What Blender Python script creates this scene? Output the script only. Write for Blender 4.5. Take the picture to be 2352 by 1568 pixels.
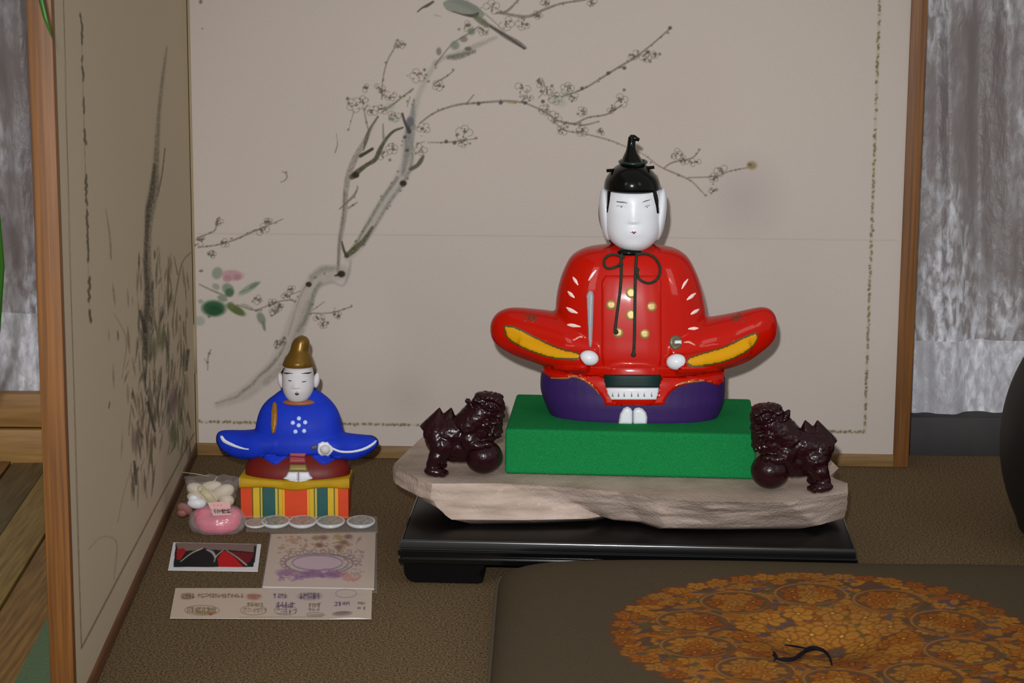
import bpy, bmesh, math, random
import numpy as np
from mathutils import Vector, Matrix, noise
from mathutils.bvhtree import BVHTree
from mathutils.geometry import delaunay_2d_cdt
random.seed(7); rng = np.random.default_rng(7)
for o in list(bpy.data.objects): bpy.data.objects.remove(o)
SC = bpy.context.scene; COL = SC.collection
# ------------------------------------------------------------------ camera
FPX, PITCH, ROLL, CH = 5048., math.radians(11), math.radians(.37), .64
_f = np.array([0, math.cos(PITCH), -math.sin(PITCH)]); _r0 = np.array([1., 0, 0]); _u0 = np.cross(_r0, _f)
_r = _r0*math.cos(ROLL)+_u0*math.sin(ROLL); _u = _u0*math.cos(ROLL)-_r0*math.sin(ROLL)
CAM = np.array([0, 0, CH])
cd = bpy.data.cameras.new('camera'); cam = bpy.data.objects.new('camera', cd); COL.objects.link(cam)
cd.sensor_width = 36; cd.lens = 36*FPX/2352; cd.clip_start = .05
cam.matrix_world = Matrix(((_r[0], _u[0], -_f[0], 0), (_r[1], _u[1], -_f[1], 0), (_r[2], _u[2], -_f[2], CH), (0, 0, 0, 1)))
SC.camera = cam
# ------------------------------------------------------------------ world, lamps, exposure
SC.view_settings.view_transform = 'Standard'; SC.view_settings.look = 'None'
SC.view_settings.gamma = 1; SC.view_settings.use_curve_mapping = False
SC.view_settings.exposure = 0.22
w = bpy.data.worlds.new('world'); SC.world = w; w.use_nodes = True
w.node_tree.nodes['Background'].inputs[0].default_value = (1.0, .97, .92, 1)
w.node_tree.nodes['Background'].inputs[1].default_value = .34
def lamp(name, kind, loc, target, energy, color=(1, 1, 1), **k):
    l = bpy.data.lights.new(name, kind); l.energy = energy; l.color = color
    for a, b in k.items(): setattr(l, a, b)
    o = bpy.data.objects.new(name, l); COL.objects.link(o); o.location = loc
    o.rotation_euler = (Vector(target)-Vector(loc)).to_track_quat('-Z', 'Y').to_euler()
    return o
lamp('camera_flash', 'SPOT', (-.03, -.02, .72), (.03, 2.3, .16), 125, (.97, .98, 1.0), spot_size=math.radians(42), spot_blend=1.0, shadow_soft_size=.012)
lamp('window_light', 'AREA', (-1.6, -.3, 1.5), (.1, 2.3, .3), 5, (1, .97, .92), shape='RECTANGLE', size=.5, size_y=.9)
lamp('second_window_light', 'AREA', (1.9, -.2, 1.5), (.1, 2.3, .3), 4, (1, .97, .92), shape='RECTANGLE', size=.5, size_y=.9)
# ------------------------------------------------------------------ projection helpers (photo measurements -> real points)
def ray(px, py): return _f+_r*(px-1176)/FPX-_u*(py-784)/FPX
def G(px, py, z=0.):
    r = ray(px, py); return CAM+r*((z-CH)/r[2])
def proj(P):
    d = np.asarray(P, float)-CAM; z = d@_f
    return 1176+FPX*(d@_r)/z, 784-FPX*(d@_u)/z
class Fr:
    """vertical working frame: origin O, turned by yaw (right side nearer when yaw > 0)"""
    def __init__(s, O, yaw=3.):
        s.O = np.array(O, float); a = math.radians(yaw)
        s.ex = np.array([math.cos(a), -math.sin(a), 0]); s.ey = np.array([math.sin(a), math.cos(a), 0]); s.ez = np.array([0, 0, 1.])
        s.S = FPX/((s.O-CAM)@_f)            # pixels per metre there
    def W(s, x, y, z): return s.O+s.ex*x+s.ey*y+s.ez*z
    def L(s, px, py, y=0.):
        r = ray(px, py); P0 = s.O+s.ey*y; t = ((P0-CAM)@s.ey)/(r@s.ey); d = CAM+r*t-s.O
        return d@s.ex, d[2]
# ------------------------------------------------------------------ materials
def lin(c):
    c = np.asarray(c, float)/255.
    return np.where(c <= .04045, c/12.92, ((c+.055)/1.055)**2.4)
MATS = {}
def mat(name, rgb, rough=.6, spec=.5, coat=0., metal=0., var=.0, vscale=40., bump=0., bscale=200., sheen=0., vcol=False, rgb2=None, alpha=1., trans=0., vdetail=4.):
    if name in MATS: return MATS[name]
    m = bpy.data.materials.new(name); m.use_nodes = True; nt = m.node_tree; b = nt.nodes['Principled BSDF']
    c = tuple(lin(rgb))+(1,)
    b.inputs['Base Color'].default_value = c; b.inputs['Roughness'].default_value = rough
    b.inputs['Specular IOR Level'].default_value = spec; b.inputs['Coat Weight'].default_value = coat
    b.inputs['Coat Roughness'].default_value = .06; b.inputs['Metallic'].default_value = metal
    b.inputs['Sheen Weight'].default_value = sheen; b.inputs['Alpha'].default_value = alpha
    b.inputs['Transmission Weight'].default_value = trans
    tc = nt.nodes.new('ShaderNodeTexCoord'); src = None
    if vcol:
        a = nt.nodes.new('ShaderNodeAttribute'); a.attribute_name = 'Col'; src = a.outputs['Color']
    if var > 0 or rgb2 is not None:
        n = nt.nodes.new('ShaderNodeTexNoise'); n.inputs['Scale'].default_value = vscale; n.inputs['Detail'].default_value = vdetail
        nt.links.new(tc.outputs['Object'], n.inputs['Vector'])
        if rgb2 is not None:
            mx = nt.nodes.new('ShaderNodeMix'); mx.data_type = 'RGBA'
            r = nt.nodes.new('ShaderNodeValToRGB'); r.color_ramp.elements[0].position = .42; r.color_ramp.elements[1].position = .6
            nt.links.new(n.outputs['Fac'], r.inputs[0]); nt.links.new(r.outputs[0], mx.inputs[0])
            mx.inputs[6].default_value = c; mx.inputs[7].default_value = tuple(lin(rgb2))+(1,); src = mx.outputs[2]
        if var > 0:
            mr = nt.nodes.new('ShaderNodeMapRange'); mr.inputs[1].default_value = .25; mr.inputs[2].default_value = .75
            mr.inputs[3].default_value = 1-var; mr.inputs[4].default_value = 1+var
            n2 = nt.nodes.new('ShaderNodeTexNoise'); n2.inputs['Scale'].default_value = vscale*(1 if rgb2 is None else 3.1); n2.inputs['Detail'].default_value = vdetail
            nt.links.new(tc.outputs['Object'], n2.inputs['Vector']); nt.links.new(n2.outputs['Fac'], mr.inputs[0])
            vm = nt.nodes.new('ShaderNodeVectorMath'); vm.operation = 'SCALE'
            if src is None: vm.inputs[0].default_value = c[:3]
            else: nt.links.new(src, vm.inputs[0])
            nt.links.new(mr.outputs[0], vm.inputs['Scale']); src = vm.outputs[0]
    if src is not None: nt.links.new(src, b.inputs['Base Color'])
    if bump > 0:
        n3 = nt.nodes.new('ShaderNodeTexNoise'); n3.inputs['Scale'].default_value = bscale; n3.inputs['Detail'].default_value = 3
        nt.links.new(tc.outputs['Object'], n3.inputs['Vector'])
        bp = nt.nodes.new('ShaderNodeBump'); bp.inputs['Strength'].default_value = bump; bp.inputs['Distance'].default_value = .002
        nt.links.new(n3.outputs['Fac'], bp.inputs['Height']); nt.links.new(bp.outputs[0], b.inputs['Normal'])
    MATS[name] = m; return m
def wood(name, rgb, dark, scale=(3, 60, 60), rough=.55):
    if name in MATS: return MATS[name]
    m = mat(name, rgb, rough); nt = m.node_tree; b = nt.nodes['Principled BSDF']
    tc = nt.nodes.new('ShaderNodeTexCoord'); mp = nt.nodes.new('ShaderNodeMapping'); mp.inputs['Scale'].default_value = scale
    n = nt.nodes.new('ShaderNodeTexNoise'); n.inputs['Scale'].default_value = 4; n.inputs['Detail'].default_value = 8
    r = nt.nodes.new('ShaderNodeValToRGB'); r.color_ramp.elements[0].position = .3; r.color_ramp.elements[1].position = .7
    r.color_ramp.elements[0].color = tuple(lin(dark))+(1,); r.color_ramp.elements[1].color = tuple(lin(rgb))+(1,)
    nt.links.new(tc.outputs['Object'], mp.inputs[0]); nt.links.new(mp.outputs[0], n.inputs['Vector'])
    nt.links.new(n.outputs['Fac'], r.inputs[0]); nt.links.new(r.outputs[0], b.inputs['Base Color'])
    return m
# ------------------------------------------------------------------ object helpers
def rootpos(p):
    v = np.zeros(3)
    while p is not None: v = v+np.array(p.location); p = p.parent
    return v
def mk(name, V, F, m, parent=None, smooth=True, loc=None, auto=None):
    V = np.asarray(V, float)
    off = rootpos(parent) if parent else (np.array(loc, float) if loc is not None else np.zeros(3))
    me = bpy.data.meshes.new(name); me.from_pydata((V-off).tolist(), [], [list(map(int, f)) for f in F]); me.update()
    me.materials.append(m)
    o = bpy.data.objects.new(name, me); COL.objects.link(o)
    if parent: o.parent = parent
    elif loc is not None: o.location = loc
    if smooth: me.shade_smooth()
    if auto: me.set_sharp_from_angle(angle=math.radians(auto))
    return o
def tag(o, label=None, cat=None, group=None, kind=None):
    if label: o['label'] = label
    if cat: o['category'] = cat
    if group: o['group'] = group
    if kind: o['kind'] = kind
    return o
def thing(name, loc, label, cat, group=None):
    o = bpy.data.objects.new(name, None); COL.objects.link(o); o.location = tuple(map(float, loc)); o.empty_display_size = .02
    return tag(o, label, cat, group)
def grid(name, P, m, parent=None, colors=None, loc=None, smooth=True):
    n, k = P.shape[:2]; off = rootpos(parent) if parent else (np.array(loc, float) if loc is not None else np.zeros(3))
    me = bpy.data.meshes.new(name); me.vertices.add(n*k); me.vertices.foreach_set('co', (P-off).reshape(-1).astype(np.float32))
    i = np.arange(n*k).reshape(n, k); q = np.stack([i[:-1, :-1], i[:-1, 1:], i[1:, 1:], i[1:, :-1]], -1).reshape(-1, 4)
    me.loops.add(q.size); me.polygons.add(len(q)); me.loops.foreach_set('vertex_index', q.reshape(-1).astype(np.int32))
    me.polygons.foreach_set('loop_start', (np.arange(len(q))*4).astype(np.int32))
    me.update(calc_edges=True); me.validate()
    if colors is not None:
        a = me.color_attributes.new('Col', 'FLOAT_COLOR', 'POINT')
        c = np.ones((n*k, 4), np.float32); c[:, :3] = lin(colors.reshape(-1, 3)); a.data.foreach_set('color', c.reshape(-1))
    me.materials.append(m); o = bpy.data.objects.new(name, me); COL.objects.link(o)
    if parent: o.parent = parent
    elif loc is not None: o.location = loc
    if smooth: me.shade_smooth()
    return o
class MB:
    def __init__(s): s.V = []; s.F = []
    def add(s, V, F):
        n = len(s.V); s.V += [tuple(v) for v in V]; s.F += [tuple(i+n for i in f) for f in F]; return s
    def box(s, O, ex, ey, ez, a, b, bev=0.):
        """box between corner coords a and b in the frame O, ex, ey, ez, edges chamfered by bev"""
        bm = bmesh.new(); bmesh.ops.create_cube(bm, size=1)
        for v in bm.verts:
            for i in range(3): v.co[i] = a[i] if v.co[i] < 0 else b[i]
        if bev > 0: bmesh.ops.bevel(bm, geom=bm.edges[:]+bm.verts[:], offset=bev, segments=2, profile=.5, affect='EDGES')
        bm.verts.ensure_lookup_table()
        s.add([O+ex*v.co[0]+ey*v.co[1]+ez*v.co[2] for v in bm.verts], [[v.index for v in f.verts] for f in bm.faces]); bm.free(); return s
    def ell(s, C, R, rot=None, nu=20, nv=12):
        V = []; F = []
        M = Matrix.Identity(3) if rot is None else rot
        for i in range(nv+1):
            t = math.pi*i/nv
            for j in range(nu):
                p = 2*math.pi*j/nu
                d = M @ Vector((R[0]*math.sin(t)*math.cos(p), R[1]*math.sin(t)*math.sin(p), R[2]*math.cos(t)))
                V.append(np.array(C)+np.array(d))
        for i in range(nv):
            for j in range(nu): F.append((i*nu+j, (i+1)*nu+j, (i+1)*nu+(j+1) % nu, i*nu+(j+1) % nu))
        return s.add(V, F)
    def tube(s, pts, rad, n=8):
        pts = [Vector(p) for p in pts]; N = len(pts)
        rad = rad if hasattr(rad, '__len__') else [rad]*N
        V = []; F = []; up = Vector((0.13, .2, .95)); prev = None
        for i, p in enumerate(pts):
            t = (pts[min(i+1, N-1)]-pts[max(i-1, 0)]).normalized()
            a = (up.cross(t) if prev is None else prev-t*prev.dot(t))
            a = a.normalized() if a.length > 1e-9 else Vector((1, 0, 0)); prev = a; b = t.cross(a)
            for j in range(n):
                q = 2*math.pi*j/n; V.append(p+(a*math.cos(q)+b*math.sin(q))*rad[i])
        for i in range(N-1):
            for j in range(n): F.append((i*n+j, i*n+(j+1) % n, (i+1)*n+(j+1) % n, (i+1)*n+j))
        F.append(tuple(reversed(range(n)))); F.append(tuple((N-1)*n+j for j in range(n)))
        return s.add(V, F)
    def build(s, name, m, parent=None, **k): return mk(name, s.V, s.F, m, parent, **k)
def catmull(P, step):
    P = np.asarray(P, float)
    if len(P) < 2: return P
    Q = np.vstack([2*P[0]-P[1], P, 2*P[-1]-P[-2]]); out = []
    for i in range(1, len(Q)-2):
        n = max(1, int(np.linalg.norm((Q[i+1]-Q[i])[:2])/step))
        for t in np.arange(n)/n:
            out.append(.5*((2*Q[i])+(-Q[i-1]+Q[i+1])*t+(2*Q[i-1]-5*Q[i]+4*Q[i+1]-Q[i+2])*t*t+(-Q[i-1]+3*Q[i]-3*Q[i+1]+Q[i+2])*t**3))
    out.append(P[-1]); return np.array(out)
def resample(rows, n):
    """smooth re-sampling of a table of loft rows"""
    R = np.asarray(rows, float); t = np.r_[0, np.cumsum(np.hypot(*(np.diff(R[:, :3], axis=0)[:, :2].T))+1e-6)]
    tt = np.linspace(0, t[-1], n); out = []
    for c in range(R.shape[1]):
        y = R[:, c]; d = np.gradient(y, t); dl = np.diff(y)/np.diff(t)
        for i in range(len(dl)):                                   # monotone limit
            if abs(dl[i]) < 1e-12: d[i] = d[i+1] = 0
            else:
                for k in (i, i+1):
                    if d[k]/dl[i] < 0: d[k] = 0
                    elif d[k]/dl[i] > 3: d[k] = 3*dl[i]
        i = np.clip(np.searchsorted(t, tt, 'right')-1, 0, len(t)-2); h = t[i+1]-t[i]; s = (tt-t[i])/h
        out.append((1+2*s)*(1-s)**2*y[i]+s*(1-s)**2*h*d[i]+s*s*(3-2*s)*y[i+1]+s*s*(s-1)*h*d[i+1])
    return np.array(out).T
def loft(fr, rows, axis='z', n=48, k=40, ex=2.2):
    """rows: (pos, lo, hi, yfront, yback); axis z: pos=z, lo/hi=x; axis x: pos=x, lo/hi=z.  rounded rings"""
    R = resample(rows, k); V = []; F = []
    for pos, lo, hi, yf, yb in R:
        c = (lo+hi)/2; h = max((hi-lo)/2, 1e-4)
        for j in range(n):
            a = 2*math.pi*j/n; ca, sa = math.cos(a), math.sin(a)
            u = math.copysign(abs(ca)**(2/ex), ca)*h+c; v = math.copysign(abs(sa)**(2/ex), sa)
            yc = (yf+yb)/2; y = yc+v*max((yb-yf)/2, 1e-4)
            V.append(fr.W(u, y, pos) if axis == 'z' else fr.W(pos, y, u))
    for i in range(k-1):
        for j in range(n):
            f = (i*n+j, i*n+(j+1) % n, (i+1)*n+(j+1) % n, (i+1)*n+j); F.append(f)
    a = [i for i in range(n)]; b = [(k-1)*n+i for i in range(n)]
    F.append(tuple(reversed(a))); F.append(tuple(b)); return V, F
def union(name, mb, m, parent, voxel, smooth=6, rough=None):
    """fuse the overlapping closed solids of one part into one continuous skin"""
    bm = bmesh.new(); vs = [bm.verts.new(v) for v in mb.V]
    for f in mb.F:
        try: bm.faces.new([vs[i] for i in f])
        except ValueError: pass
    bmesh.ops.recalc_face_normals(bm, faces=bm.faces[:])
    me = bpy.data.meshes.new('tmp'); bm.to_mesh(me); bm.free()
    t = bpy.data.objects.new('tmp', me); COL.objects.link(t)
    r = t.modifiers.new('r', 'REMESH'); r.mode = 'VOXEL'; r.voxel_size = voxel
    if smooth: q = t.modifiers.new('s', 'SMOOTH'); q.factor = .5; q.iterations = smooth
    bpy.context.view_layer.update(); dg = bpy.context.evaluated_depsgraph_get()
    e = bpy.data.meshes.new_from_object(t.evaluated_get(dg))
    V = [tuple(v.co+(v.normal*rough[0]*noise.noise(v.co*rough[1]) if rough else Vector((0, 0, 0)))) for v in e.vertices]; F = [tuple(p.vertices) for p in e.polygons]
    bpy.data.objects.remove(t); bpy.data.meshes.remove(me); bpy.data.meshes.remove(e)
    return mk(name, V, F, m, parent)
def bvh(*objs):
    V = []; F = []
    for o in objs:
        off = rootpos(o); n = len(V)
        V += [tuple(np.array(v.co)+off) for v in o.data.vertices]; F += [tuple(i+n for i in p.vertices) for p in o.data.polygons]
    return BVHTree.FromPolygons(V, F)
def hit(tree, px, py):
    d = Vector(ray(px, py)).normalized(); h = tree.ray_cast(Vector(CAM), d)
    return (h[0], h[1]) if h[0] is not None else (None, None)
def ribbon_poly(pts, step=3.):
    """outline of a brush stroke given as (x, y, width)"""
    P = catmull(pts, step); T = np.gradient(P[:, :2], axis=0); T /= np.linalg.norm(T, axis=1)[:, None]+1e-9
    N = np.stack([-T[:, 1], T[:, 0]], 1)*P[:, 2:3]/2
    a = P[:, :2]+N; b = (P[:, :2]-N)[::-1]
    c1 = P[-1, :2]+T[-1]*P[-1, 2]*.4; c0 = P[0, :2]-T[0]*P[0, 2]*.4
    return np.vstack([a, [c1], b, [c0]])
def decal(name, poly, tree, m, parent, lift=.0006, sp=4., close=True, edge=2.5, sub=None, color=None):
    """a raised, painted or modelled patch lying on a real surface: outline given in photo pixels"""
    P = np.asarray(poly, float); out = []
    for i in range(len(P)):
        a, b = P[i], P[(i+1) % len(P)]; n = max(1, int(np.linalg.norm(b-a)/sp))
        out += [a+(b-a)*t/n for t in range(n)]
    B = np.array(out); x0, y0 = B.min(0); x1, y1 = B.max(0)
    pts = [tuple(b) for b in B]; nb = len(pts); s = sp; Q = []; r = 0; y = y0+s*.5
    while y < y1:
        xs = np.arange(x0+(s*.5 if r % 2 else 0), x1, s); Q += [(x, y) for x in xs]; y += s*.87; r += 1
    ds = [0.]*nb
    if Q:
        Q = np.array(Q); C = np.roll(B, -1, 0); d = C-B
        cr = ((B[None, :, 1] > Q[:, None, 1]) != (C[None, :, 1] > Q[:, None, 1])) & (Q[:, None, 0] < (d[None, :, 0]*(Q[:, None, 1]-B[None, :, 1])/(d[None, :, 1]+1e-12)+B[None, :, 0]))
        Q = Q[cr.sum(1) % 2 == 1]
        if len(Q):
            t = np.clip(((Q[:, None]-B[None])*d[None]).sum(2)/((d*d).sum(1)+1e-9)[None], 0, 1)
            dd = np.sqrt((((B[None]+d[None]*t[..., None])-Q[:, None])**2).sum(2)).min(1); k = dd > s*.45
            pts += [tuple(q) for q in Q[k]]; ds += list(dd[k])
    res = delaunay_2d_cdt([Vector(p) for p in pts], [], [list(range(nb))], 1, 1e-4)
    co, faces, orig = res[0], res[2], res[3]
    V = []; ok = []
    for i, c in enumerate(co):
        h, n = hit(tree, c.x, c.y); ok.append(h is not None)
        if h is None: V.append((0, 0, 0)); continue
        view = (Vector(CAM)-h).normalized()
        if n.dot(view) < 0: n = -n
        k = orig[i][0] if orig[i] else 0; d = ds[k] if k < len(ds) else 0
        e = min(1, d/edge); e = math.sqrt(max(0, 1-(1-e)**2))
        V.append(tuple(h+n*((lift+.0003)*e-.0003)+view*.00012))
    F = [tuple(f) for f in faces if all(ok[i] for i in f)]
    use = sorted({i for f in F for i in f}); mp = {a: b for b, a in enumerate(use)}
    if not F: print('EMPTY DECAL', name); return None
    return mk(name, [V[i] for i in use], [tuple(mp[i] for i in f) for f in F], m, parent)
def ellip(cx, cy, rx, ry, rot=0, n=28):
    a = np.linspace(0, 2*math.pi, n, endpoint=False); c, s = math.cos(math.radians(rot)), math.sin(math.radians(rot))
    x, y = rx*np.cos(a), ry*np.sin(a); return np.stack([cx+x*c-y*s, cy+x*s+y*c], 1)
def on_surface(tree, pts, lift, step=5.):
    out = []
    for p in catmull(pts, step):
        h, n = hit(tree, p[0], p[1])
        if h is None: continue
        v = (Vector(CAM)-h).normalized(); n = n if n.dot(v) > 0 else -n; out.append(h+n*lift)
    return out
def sm(P, step=3.):
    P = np.asarray(P, float); Q = np.vstack([P[-2:], P, P[:3]]); C = catmull(Q, step)
    # keep one turn
    a = np.argmin(np.linalg.norm(C-P[0], axis=1)); L = len(C)
    i0 = np.argmin(np.linalg.norm(C[:L//2]-P[0], axis=1)); i1 = L-1-np.argmin(np.linalg.norm(C[::-1][:L//2]-P[0], axis=1))
    return C[i0:i1] if i1 > i0+3 else C
# ------------------------------------------------------------------ print/painting canvas (pigment only, no light)
class Canvas:
    def __init__(s, x0, y0, x1, y1, base, sc=1.):
        s.x0, s.y0, s.sc = x0, y0, sc; s.h = int((y1-y0)*sc)+1; s.w = int((x1-x0)*sc)+1
        s.a = np.tile(np.array(base, np.float32), (s.h, s.w, 1))
    def win(s, x0, y0, x1, y1):
        a = max(0, int((x0-s.x0)*s.sc)); b = min(s.w, int((x1-s.x0)*s.sc)+2); c = max(0, int((y0-s.y0)*s.sc)); d = min(s.h, int((y1-s.y0)*s.sc)+2)
        if a >= b or c >= d: return None
        Y, X = np.mgrid[c:d, a:b].astype(np.float32); return (slice(c, d), slice(a, b)), X/s.sc+s.x0, Y/s.sc+s.y0
    def blend(s, sl, m, col, al):
        m = (m*al)[..., None]; s.a[sl] = s.a[sl]*(1-m)+np.array(col, np.float32)*m
    def ell(s, x, y, rx, ry, col, al=1., rot=0, soft=.25):
        R = max(rx, ry)*(1+soft)+2; w = s.win(x-R, y-R, x+R, y+R)
        if not w: return
        sl, X, Y = w; c, q = math.cos(math.radians(rot)), math.sin(math.radians(rot)); u = (X-x)*c+(Y-y)*q; v = -(X-x)*q+(Y-y)*c
        d = np.sqrt((u/max(rx, .1))**2+(v/max(ry, .1))**2); s.blend(sl, np.clip((1+soft-d)/(2*soft), 0, 1), col, al)
    def ring(s, x, y, rx, ry, wd, col, al=1., a0=0, a1=360, rot=0):
        t = np.radians(np.linspace(a0, a1, 24)); c, q = math.cos(math.radians(rot)), math.sin(math.radians(rot))
        s.stroke([(x+rx*math.cos(k)*c-ry*math.sin(k)*q, y+rx*math.cos(k)*q+ry*math.sin(k)*c, wd) for k in t], col, al)
    def stroke(s, pts, col, al=1., soft=.8, rough=0., smooth=True):
        P = catmull([p if len(p) == 3 else (*p, 3) for p in pts], 4) if smooth else np.array(pts, float)
        m = P[:, 2].max()/2+2; w = s.win(P[:, 0].min()-m, P[:, 1].min()-m, P[:, 0].max()+m, P[:, 1].max()+m)
        if not w: return
        sl, X, Y = w; M = np.zeros(X.shape, np.float32)
        for i in range(len(P)-1):
            (ax, ay, aw), (bx, by, bw) = P[i], P[i+1]; r = max(aw, bw)/2+soft+1
            xs = int((min(ax, bx)-r-X[0, 0])*s.sc); xe = int((max(ax, bx)+r-X[0, 0])*s.sc)+2
            ys = int((min(ay, by)-r-Y[0, 0])*s.sc); ye = int((max(ay, by)+r-Y[0, 0])*s.sc)+2
            xs, ys = max(xs, 0), max(ys, 0)
            if xe <= xs or ye <= ys: continue
            x, y = X[ys:ye, xs:xe], Y[ys:ye, xs:xe]
            if x.size == 0: continue
            dx, dy = bx-ax, by-ay; t = np.clip(((x-ax)*dx+(y-ay)*dy)/(dx*dx+dy*dy+1e-6), 0, 1)
            d = np.hypot(x-ax-dx*t, y-ay-dy*t); rr = (aw+(bw-aw)*t)/2
            M[ys:ye, xs:xe] = np.maximum(M[ys:ye, xs:xe], np.clip((rr+soft-d)/(2*soft), 0, 1))
        if rough > 0:
            n = rng.random((M.shape[0]//3+2, M.shape[1]//3+2)).astype(np.float32)
            n = np.kron(n, np.ones((3, 3), np.float32))[:M.shape[0], :M.shape[1]]; M *= 1-rough*n
        s.blend(sl, M, col, al)
    def poly(s, P, col, al=1.):
        P = np.array(P, float); w = s.win(*P.min(0), *P.max(0))
        if not w: return
        sl, X, Y = w; M = np.zeros(X.shape, bool)
        for i in range(len(P)):
            (ax, ay), (bx, by) = P[i], P[(i+1) % len(P)]
            if ay == by: continue
            M ^= ((ay > Y) != (by > Y)) & (X < (bx-ax)*(Y-ay)/(by-ay)+ax)
        s.blend(sl, M.astype(np.float32), col, al)
    def sample(s, x, y):
        u = np.clip((x-s.x0)*s.sc, 0, s.w-1.001); v = np.clip((y-s.y0)*s.sc, 0, s.h-1.001); i, j = v.astype(int), u.astype(int); fv, fu = (v-i)[..., None], (u-j)[..., None]
        A = s.a; return (A[i, j]*(1-fu)+A[i, j+1]*fu)*(1-fv)+(A[i+1, j]*(1-fu)+A[i+1, j+1]*fu)*fv
EX, EY, EZ = np.eye(3)
# ================================================================== SETTING
YAW = 3.
A0 = G(452, 1045); B0 = G(2086, 1073); N0 = G(169, 1685)               # screen feet: fold, right end, near left end
floor_m = wood('floor_wood', (118, 62, 30), (74, 36, 18), (40, 3, 3))
fl = MB().box(np.zeros(3), EX, EY, EZ, (-1.6, .9, -.03), (1.8, 3.2, -.0115)).build('floor', floor_m, smooth=False); tag(fl, kind='structure')
# floor boards left of the screen
edges = [-.352, -.418, -.4795, -.5265, -.572, -.62, -.668, -.716]
pcol = [((170, 138, 76), (120, 94, 50)), ((164, 124, 64), (116, 84, 42)), ((176, 146, 78), (126, 100, 52)), ((124, 106, 66), (84, 70, 42)), ((166, 122, 64), (118, 82, 42)), ((146, 92, 50), (104, 62, 32)), ((150, 110, 62), (104, 72, 40))]
for i in range(len(edges)-1):
    m = wood('board_wood_%d' % i, pcol[i][0], pcol[i][1], (60, 3, 3))
    d = np.array([-.04, 1, 0.]); d /= np.linalg.norm(d); e = np.array([d[1], -d[0], 0])
    MB().box(np.array([0, 2.0, 0.]), e, d, EZ, (edges[i+1]+.0008, -.9, -.0115), (edges[i]-.0008, .56, -.0015-.002*(i % 2)), .0012).build('floor_board', m, fl, auto=35)
# green mat piece lying on the boards beside the screen
q = [G(20, 1592, 0), G(118, 1402, 0), G(150, 1440, 0), G(158, 1620, 0)]
g = MB().add([p+EZ*.0005 for p in q]+[p-EZ*.0015 for p in q], [(0, 1, 2, 3), (7, 6, 5, 4), (0, 4, 5, 1), (1, 5, 6, 2), (2, 6, 7, 3), (3, 7, 4, 0)]).build('mat', mat('green_mat', (96, 118, 84), .8, bump=.3, bscale=600, var=.12, vscale=300), smooth=False)
tag(g, 'pale green woven mat on the boards at the bottom left corner', 'mat')
# carpet
carpet_m = mat('carpet', (122, 102, 76), .95, spec=.05, rgb2=(76, 62, 44), vscale=480, var=.55, bump=.5, bscale=700, vdetail=3)
cd_ = (N0-A0)/np.linalg.norm(N0-A0)
cp = [A0+cd_*-.05-EX*.016, B0+EY*.06, np.array([1.15, 2.57, 0]), np.array([1.15, 1.25, 0]), A0+cd_*1.35-EX*.006]
cv = [p+EZ*0 for p in cp]+[p*np.array([1, 1, 0])-EZ*.0113 for p in cp]; n = 5
ca = MB().add(cv, [(4, 3, 2, 1, 0), (5, 6, 7, 8, 9)]+[(i, (i+1) % 5, 5+(i+1) % 5, 5+i) for i in range(5)]).build('carpet', carpet_m, smooth=False)
tag(ca, 'brown speckled short-pile carpet under the stands and the screen', 'carpet')
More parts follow.
